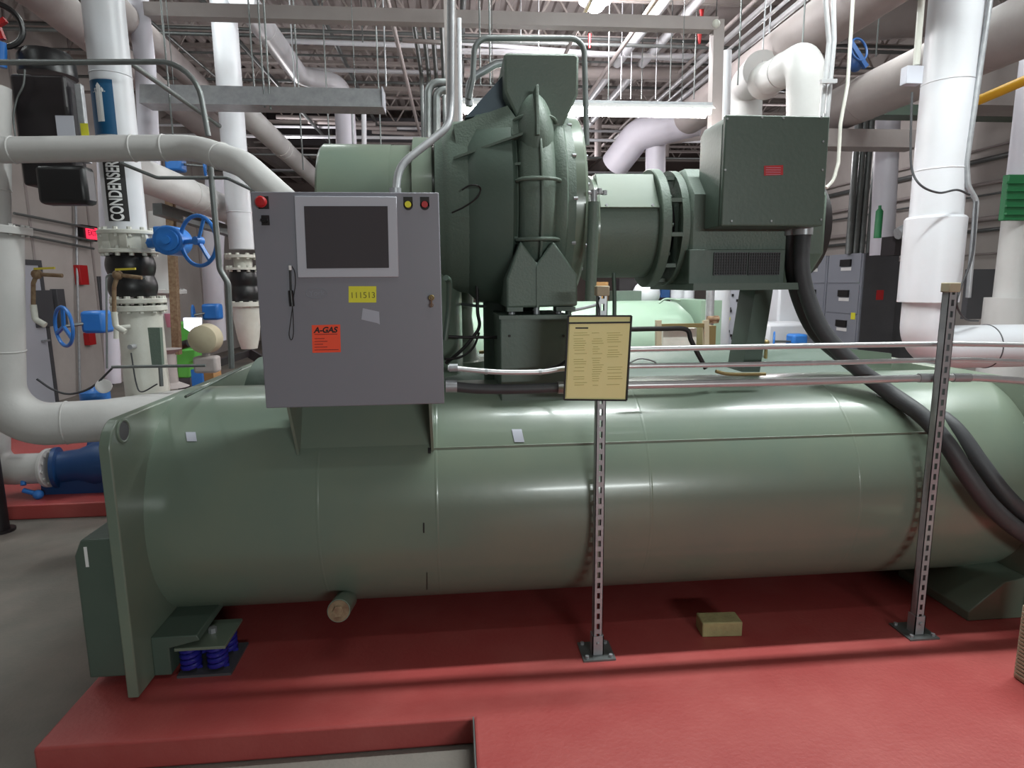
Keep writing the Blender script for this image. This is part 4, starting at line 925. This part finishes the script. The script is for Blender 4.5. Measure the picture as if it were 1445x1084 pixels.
# hanger rods
gh = 'threaded hanger rods dropping from the roof'
for (x_, y_, Y) in ((244,190,6),(374,152,6.2),(382,155,6.2),(418,155,7),(428,240,7),(538,215,7.5),(545,122,7),(360,140,6.5),(465,205,8),(678,120,6.2),(692,120,5.5),(858,160,8.2),(876,140,9),(890,140,9.2),(905,140,9.4),(925,140,9),(945,140,8.5),(979,140,8),(1130,100,6),(1075,100,7),(1083,95,7.4),(1041,120,6.4),(1187,60,6.5),(1236,80,6.5),(1006,140,8.6),(735,60,8),(760,70,8.2),(512,60,8.4)):
    a = A(x_, y_, Y); S('hanger_rod', MB().cyl(a, (a.x, a.y, 6.15), .008, n=8), STEELD if random.random()<.5 else GALV, 'thin steel hanger rod dropping from the roof joists', 'rod', gh)
# diagonal conduits at upper right running away
for k in range(4):
    a = A(1150-k*26, 5+k*3, 6.6+.3*k); S('roof_conduit', MB().cyl((a.x, 4.6, a.z), V((a.x, 14, a.z)), .02+.015*(k%2)), GALVL, ['first','second','third','fourth'][k]+' from the right of the thin conduits running away right of the square post', 'conduit', 'thin conduits running away right of the square post')
for k in range(5):
    a = A(720+k*45+8*(k%2), -5, 7.9); 
random.seed(11)
for k in range(14):      # fine conduits under the joists, further back
    Y = 9+k*.8; z_ = 4.5+random.random()*.9; x0_ = -3+random.random()*2; x1_ = 3.5+random.random()*2
    S('ceiling_conduit', MB().cyl((-6.4,Y,z_),(8.7,Y,z_),.015+.02*random.random()), random.choice([DUSTY,WHITEB,STEELD]), 'level conduit hanging under the roof joists in the middle distance', 'conduit', 'level conduits under the roof')
for k in range(8):
    X = -4+k*1.05+random.random()*.3; z_ = 4.7+random.random()*.7
    S('ceiling_conduit', MB().cyl((X,5.2,z_),(X+.1,22,z_),.02+.02*random.random()), random.choice([DUSTY,STEELD]), 'conduit running away toward the back wall under the roof', 'conduit', 'conduits running to the back wall under the roof')
# dark boxes added to darken the back left, then far pipes
for k,(x0_,x1_,y0_,y1_,Y) in enumerate(((375,470,150,205,16),(470,640,165,212,17))):
    S('backdrop_box', bxp(x0_,y0_,x1_,y1_,Y,1.0), BLACKP if k==0 else DGREY, ['added dark box far back left of the lavender white pipe','added dark box far back above the green suction pipe'][k], 'duct')
for k in range(5):
    a = A(390+k*45, 165+k*7, 13+k*.4); S('far_pipe', MB().cyl(a, A(500+k*30, 168+k*7, 13+k*.4), .04), DUSTY, 'thin far level pipe behind the suction pipe top', 'pipe', 'far level pipes behind the suction pipe')
for k in range(6):
    a = A(700+k*48, 190, 15); S('far_pipe', MB().cyl((a.x,15,a.z-.5),(a.x,15,6.2),.05+.03*(k%2)), DUSTY, 'far upright pipe seen behind the lit fluorescent light', 'pipe', 'far upright pipes behind the lit light')

# ------------------------------------------------------------------ right side pipework
rp = T('insulated_pipe', 'very large white insulated pipe with a wide sleeve and elbow at the right', 'pipe', A(1330,480,5.4))
c = A(1321,300,5.4); x = c.x; zz = lambda y: A(1321,y,5.4).z
P('riser', MB().cyl((x,5.4,zz(310)),(x,5.4,6.15),.208,n=48), WHITEB, rp)
P('sleeve', MB().lathe((x,5.4,zz(426)), Z1, [(0,.17),(0,.243),(zz(306)-zz(426)-.02,.243),(zz(306)-zz(426),.225)], 48), WHITEB, rp)
P('elbow', MB().tube([(x,5.4,zz(424)),(x,5.4,zz(490)),(x+2.2,5.4,zz(490))], .2, .24, 40, 14), WHITEB, rp)
for y in (118, 241): P('seam', MB().torus((x,5.4,zz(y)), Z1, .208, .005, 40, 8), WHITEB, rp)
P('seam', MB().torus((x+.62,5.4,zz(490)), X1, .201, .006, 40, 8), DGREY, rp)
S('pipe_support', MB().box((x-.15,5.2,FZ),(x+.15,5.6,zz(490)-.2)), DGREY, 'dark stand under the elbow of the very large white pipe', 'support')
S('upright_conduit', MB().tube([A(1400,-20,5.2),A(1364,230,5.2),A(1366,262,5.2),A(1378,284,5.2),A(1366,420,5.2)], .022, .1), GALV, 'grey conduit strapped to the right side of the very large white pipe', 'conduit')
S('looping_cable', ctube([A(1287,130,5.1),A(1285,200,5.1),A(1287,240,5.1),A(1300,262,5.05),A(1325,272,5.05),A(1350,268,5.05),A(1368,275,5.1)], .009), HOSE, 'thin black cable looping across the very large white pipe', 'cable')
S('looping_cable', ctube([A(1378,284,5.1),A(1372,360,5.1),A(1356,405,5.1),A(1350,430,5.1),A(1362,450,5.2),A(1380,453,5.3)], .009), HOSE, 'thin cable hanging right of the white pipe sleeve', 'cable')
jb = T('junction_box', 'small grey junction box on a white conduit left of the very large pipe', 'box', A(1290,118,5.2))
P('box', bxp(1281,92,1302,118,5.2,.08), LGREY, jb, bevel=.004); P('conduit', MB().cyl(A(1302,-20,5.25),A(1293,92,5.25),.026), CREAM, jb)
S('white_conduit', MB().tube([A(1205,-20,5.0),A(1196,120,5.0),A(1186,175,5.0),A(1183,230,5.0),A(1176,255,5.0),A(1166,265,5.0)], .014, .1), CREAM, 'cream cord hanging down right of the motor terminal box', 'cord')
for k in range(2): S('upright_conduit', MB().tube([A(1163+k*13,-20,4.8),A(1170+k*7,60,4.8),A(1158+k*8,175,4.8),A(1153+k*8,230,4.8)], .018, .1), GALVL, ['left','right'][k]+' of the two bright upright conduits beside the motor terminal box', 'conduit')
S('conduit_strap', MB().bar(A(1158,115,4.75),A(1180,115,4.75),.03), GALVL, 'bright strap across the two upright conduits above the terminal box', 'strap')
S('upright_conduit', MB().cyl(A(1165,160,4.0),A(1157,320,4.0),.012), GALVL, 'thin bright rod along the right edge of the terminal box', 'conduit')
# elbows above the motor
rr_ = pipe('insulated_pipe', [(1137,300,5.2),(1137,84,5.2),(1083,112,6.3)], .15, WHITE, 'white pipe elbow rising behind the motor terminal box', .2, seams=((1,.5),))
P('end_elbow', MB().ball(A(1081,114,6.3), .175, 24), WHITE, rr_)
pipe('insulated_pipe', [(1075,98,7.0),(1052,122,7.8),(1050,190,7.8)], .2, WHITE, 'rounded white elbow left of the one behind the terminal box', .2)
a0 = A(1420,25,5.9)
def runaway(px, py, Y0, Y1_, r, m, lb, seams=()):
    a = A(px, py, Y0); return pipe('insulated_pipe', [V((a.x, Y0-1.7, a.z)), V((a.x, Y1_, a.z))], r, m, lb, seams=seams)
runaway(1390, 62, 6.0, 10.6, .27, DUSTY, 'huge dusty pipe slanting away behind the very large white pipe', ((0,.25),(0,.55)))
runaway(1180, 20, 6.2, 10.0, .25, DUSTY, 'huge dusty pipe slanting away above the white elbow')
pipe('insulated_pipe', [(1010,40,9.5),(1165,30,9.0),(1330,15,8.6)], .3, DUSTY, 'dusty pipe crossing level high behind the upright conduits')
pipe('insulated_pipe', [(868,232,11.5),(900,190,11),(985,168,10.5)], .26, LAV, 'pale pipe bending down below the lit fluorescent light', .3)
pipe('insulated_pipe', [(925,180,11),(925,320,11)], .17, LAV, 'pale upright pipe behind the coupling guard')
pipe('insulated_pipe', [(940,182,13),(1010,175,13)], .3, DUSTY, 'thick pale pipe crossing level left of the terminal box')
S('cross_beam', bxp(1160,181,1300,208,8.0,.3), DUSTY, 'dusty level duct between the terminal box and the very large white pipe', 'duct')
S('cross_beam', bxp(1215,146,1500,166,8.6,.3), GREENC, 'grey green level beam above the dusty duct at the right', 'beam')
S('cross_beam', bxp(1385,66,1500,150,7.5,.5), DUSTY, 'dusty duct block at the upper right corner', 'duct')
S('crane_bar', MB().cyl(A(1380,142,6.6),A(1450,112,6.2),.05), mat('amber_paint',(214,160,30),.5), 'yellow bar at the right edge beside the very large white pipe', 'bar')
S('handwheel', MB().torus(A(1212,70,7.5), V((.3,-1,.2)), .13, .014).bar(A(1200,60,7.5),A(1222,95,7.5),.05), NAVY, 'dark blue handwheel up among the dusty pipes at the right', 'valve wheel')
S('angle_valve', MB().ball(A(1208,88,7.6), .085, 16, (1,1,1.3)), NAVY, 'dark blue valve body up among the dusty pipes at the right', 'valve')
S('ceiling_fixture', MB().box(A(1186,2,6.5)-V((0,.08,0)), A(1200,12,6.5)+V((0,.08,0))), BLACKP, 'small black fixture hanging near the top right', 'fixture')
# far right pipe with green thing
rc = T('insulated_pipe', 'grey white vertical pipe at the right edge with a stepped base', 'pipe', A(1425,450,6.6))
c = A(1436,340,6.6); P('pipe', MB().cyl((c.x,6.6,A(1436,455,6.6).z-1),(c.x,6.6,A(1436,310,6.6).z),.17,n=32), WHITE, rc)
P('base_sleeve', MB().cyl((c.x,6.6,A(1436,455,6.6).z-1),(c.x,6.6,A(1436,420,6.6).z),.25,n=32), WHITE, rc)
P('upper_pipe', MB().cyl((c.x,6.6,A(1436,250,6.6).z),(c.x,6.6,6.1),.17,n=32), LAV, rc)
gt = T('valve_casing', 'green ribbed casing at the top of the pipe on the right edge', 'casing', A(1434,312,6.45))
P('casing', bxp(1424,246,1470,311,6.4,.08), GRNP, gt, bevel=.01)
for k in range(5): P('rib', bxp(1421,256+k*11,1460,259+k*11,6.37,.03), GRNP, gt)
pipe('insulated_pipe', [(1254,150,9.5),(1244,360,9.5)], .17, LAV, 'pale upright pipe left of the very large white pipe')
S('gas_bottle', MB().lathe(A(1238,336,8.8), Z1, [(0,.05),(.38,.05),(.42,.02),(.46,.02)], 20), GRNP, 'slim green cylinder in front of the pale upright pipe', 'cylinder')
# switchgear
SX = A(1215,450,10.5)
sw = T('switchgear_cabinet', 'grey motor control cabinet with a near black side at the right', 'electrical cabinet', (SX.x, 10.5, FZ))
zt = A(1215,357,10.5).z
P('cabinet', MB().box((SX.x-.0,10.5,FZ),(SX.x+.62,12.6,zt)), DGREY, sw)
xs = SX.x
for k in range(2):
    y0_ = 10.52+k*1.05; dr = P('front_section', MB().box((xs-.03,y0_,FZ+.05),(xs,y0_+1.02,zt-.01)), MGREY, sw)
    for j in range(4):
        zb = FZ+.12+j*.55; P('drawer_front', MB().box((xs-.045,y0_+.04,zb),(xs-.03,y0_+.98,zb+.52)), MGREY, dr)
        P('breaker_handle', MB().box((xs-.08,y0_+.3,zb+.3),(xs-.045,y0_+.6,zb+.42)), INK, dr); P('handle_label', MB().box((xs-.05,y0_+.3,zb+.22),(xs-.045,y0_+.6,zb+.28)), WHT, dr)
P('side_label', MB().box((xs+.25,10.49,1.35),(xs+.38,10.5,1.52)), RED, sw, 'small red and white label on the dark side')
P('yellow_tag', MB().box((xs-.05,10.6,1.0),(xs-.045,10.72,1.12)), YELLOW, sw)
S('electrical_box', MB().box((xs+.66,10.6,FZ),(xs+1.4,11.2,zt-.15)), DGREY, 'dark grey electrical cabinet right of the motor control cabinet', 'electrical cabinet')
for k in range(5):
    a = A(1186+k*9,357,10.9); S('riser_conduit', MB().cyl((a.x+.15,10.9,zt),(a.x+.15,10.9,4.6),.055 if k<3 else .035), STEELD, 'dull conduit rising from the top of the motor control cabinet', 'conduit', 'conduits rising from the motor control cabinet')
# right wall conduits
for k in range(7):
    z_ = 2.1+k*.28+(.1 if k%2 else 0); S('wall_conduit', MB().cyl((8.62,6,z_),(8.62,20,z_),.018+.012*(k%3)), STEELD if k%2 else DUSTY, 'level conduit along the right wall', 'conduit', 'level conduits along the right wall')
# ------------------------------------------------------------------ background chiller and equipment
BY = 7.6
bc = T('background_chiller', 'bright pale green vessel of a second chiller seen under the motor', 'pressure vessel', (0, BY, 0))
xl, xr = A(560,450,BY).x, A(985,450,BY).x; ztop = A(850,426,BY).z; rr = .6
P('shell', MB().lathe((xl,BY+.3,ztop-rr), X1, [(0,.5),(.1,.58),(.2,rr),(xr-xl-.35,rr),(xr-xl-.2,rr*.96),(xr-xl-.05,rr*.75),(xr-xl,rr*.3)], 56), GREENL, bc)
P('end_plate', MB().box((A(972,450,BY+.5).x,BY+.1,.1),(A(1000,450,BY+.5).x,BY+1.2,A(990,423,BY+.5).z)), GREENL, bc)
P('support', MB().box((xl+.4,BY,FZ),(xl+.5,BY+.6,.5)), GREENL, bc); P('support', MB().box((xr-.6,BY,FZ),(xr-.5,BY+.6,.5)), GREENL, bc)
P('upper_box', bxp(868,411,905,426,BY+.3,.3), GREENC, bc)
P('bent_tube', ctube([A(930,428,BY-.2),A(940,422,BY-.2),A(960,424,BY-.2)], .012), GREENL, bc)
sf = T('equipment_stand', 'tan slotted strut frame holding a cream box below the motor', 'frame', A(960,495,6.0))
for px_ in (929, 996): P('upright', MB().bar(A(px_,452,6.0),A(px_,500,6.0),.05), TAN, sf)
P('cross_bar', MB().bar(A(926,460,6.0),A(998,459,6.0),.04), BRASS, sf); P('box', bxp(936,464,982,500,6.05,.15), CREAM, sf, 'cream box'); P('side_plate', bxp(1000,460,1009,500,6.0,.3), BRASS, sf)
for px_, w, y0_, y1_, m, Y, lb in ((958,.1,396,424,WHITEB,9,'white upright pipe under the motor, first from the left'),(972,.1,396,424,WHITEB,9,'white upright pipe under the motor, second from the left'),(1005,.045,395,450,GALV,6.6,'shiny upright conduit under the motor'),(1020,.13,392,500,WHITEB,8.4,'wide white upright pipe left of the grey perforated panel')):
    a = A(px_,y0_-40,Y); b = A(px_,y1_,Y); S('upright_pipe', MB().cyl((a.x,Y,b.z-.4),(a.x,Y,a.z),w), m, lb, 'pipe')
S('brass_coupling', MB().cyl(A(1005,446,6.6),A(1005,456,6.6),.07).cyl(A(998,450,6.55),A(1014,450,6.55),.03), RUST, 'rusty coupling on the shiny upright conduit', 'fitting')
pp = T('panelboard', 'pale grey panel with many small switches under the motor', 'electrical panel', A(1050,500,9.6))
P('panel', bxp(1026,400,1066,502,9.6,.2), LGREY, pp)
random.seed(5)
for k in range(36):
    p = A(1028+random.random()*34, 410+random.random()*85, 9.59); P('switch', MB().box((p.x-.014,9.58,p.z-.02),(p.x+.014,9.6,p.z+.02)), INK if random.random()<.8 else YELLOW, pp)
S('white_tank', bxp(1100,404,1128,500,8.4,.5), WHITEB, 'white boxed tank behind the motor support leg', 'tank', bevel=.03)
S('white_tank', bxp(1083,456,1140,500,8.0,.4), WHITEB, 'low white tank base behind the blue hand wheel', 'tank', bevel=.05)
handvalve(A(1092,482,7.6), .12, (1,-.5,0), A(1124,482,7.7), 'blue wheel valve right of the motor support leg')
S('white_vessel', MB().ball(A(912,415,8.6), .19, 20), WHITEB, 'round white vessel under the coupling guard', 'vessel')
S('cardboard_box', bxp(841,398,858,424,8.0,.2), CARD, 'brown orange box behind the document post cap', 'box')
S('dark_cabinet', bxp(874,393,906,412,8.8,.2), BLACKP, 'black box above the pale green vessel', 'box')
S('blue_valve', bxp(934,398,945,420,9,.2), NAVY, 'small blue valve between white pipes under the motor', 'valve')
S('green_end_panel', MB().prism([A(1195,492,3.75),A(1258,499,3.75),A(1258,519,3.75),A(1215,519,3.75)], (0,.02,0)), GREEN, 'green plate corner behind the hoses at the right', 'plate')
S('grey_panel', bxp(1370,380,1400,450,8.6,.1), DGREY, 'grey door panel at the far right behind the white sleeve', 'panel')
S('metal_housing', MB().cyl(A(1266,330,8.5),A(1278,326,8.5),.08,.1), GALV, 'bright metal housing beside the white sleeve', 'housing')
S('equipment_housing', MB().box(A(1262,360,8.6),A(1276,335,8.9)), BLACKP, 'black housing left of the white sleeve', 'housing')

# ------------------------------------------------------------------ lights
def area(loc, sx, sy, e, rot=(0,0,0), c=(1,1,1)):
    l = bpy.data.lights.new('area', 'AREA'); l.shape = 'RECTANGLE'; l.size = sx; l.size_y = sy; l.energy = e; l.color = c
    o = bpy.data.objects.new('light', l); COL.objects.link(o); o.location = loc; o.rotation_euler = rot; return o
CW = (.93, 1.0, .985)
area((1.7, 3.25, 5.1), 2.4, .14, 200, c=CW)
area((4.2, 3.25, 5.1), 2.4, .14, 145, c=CW)
area((.9, .9, 5.2), 2.4, .14, 16, (math.radians(10),0,0), CW)
area((2.6, -6.2, 2.4), 2.4, .16, 215, (math.radians(86),0,math.radians(10)), CW)
area((-4.4, 5.9, 5.0), .2, 2.4, 60, (math.radians(25),0,0), CW)  # unseen fill light added to brighten the left wall
area((-3.6, 2.8, 5.0), .2, 2.4, 16, c=CW)
area((5.6, 3.4, 4.9), .2, 2.4, 35, c=CW)
area((-2.4, 6.9, 5.0), 2.4, .2, 35, c=CW)  # start of a fill row added out of view to brighten the back
area((1.2, 6.9, 4.95), 2.4, .2, 120, c=CW)
area((4.6, 6.9, 4.95), 2.4, .2, 55, c=CW)
def point(loc, e, r=.15, c=(1,.96,.98)):
    l = bpy.data.lights.new('lamp', 'POINT'); l.energy = e; l.shadow_soft_size = r; l.color = c; o = bpy.data.objects.new('light', l); COL.objects.link(o); o.location = loc
cb = A(840,6,8.1); point(cb-V((0,0,.16)), 260, .13)
point((-3.0, 13, 4.2), 60); point((2.5, 15, 4.2), 130); point((6.5, 12, 4.0), 80); point((1.2,10.5,3.0), 110)  # hidden fill points added to lift the back of the room
w = bpy.data.worlds.new('world'); SC.world = w; w.use_nodes = True
w.node_tree.nodes['Background'].inputs[0].default_value = (.8,.82,.9,1); w.node_tree.nodes['Background'].inputs[1].default_value = .03
vs_ = SC.view_settings; vs_.view_transform = 'Standard'; vs_.look = 'None'; vs_.gamma = 1; vs_.use_curve_mapping = False; vs_.exposure = 0.0
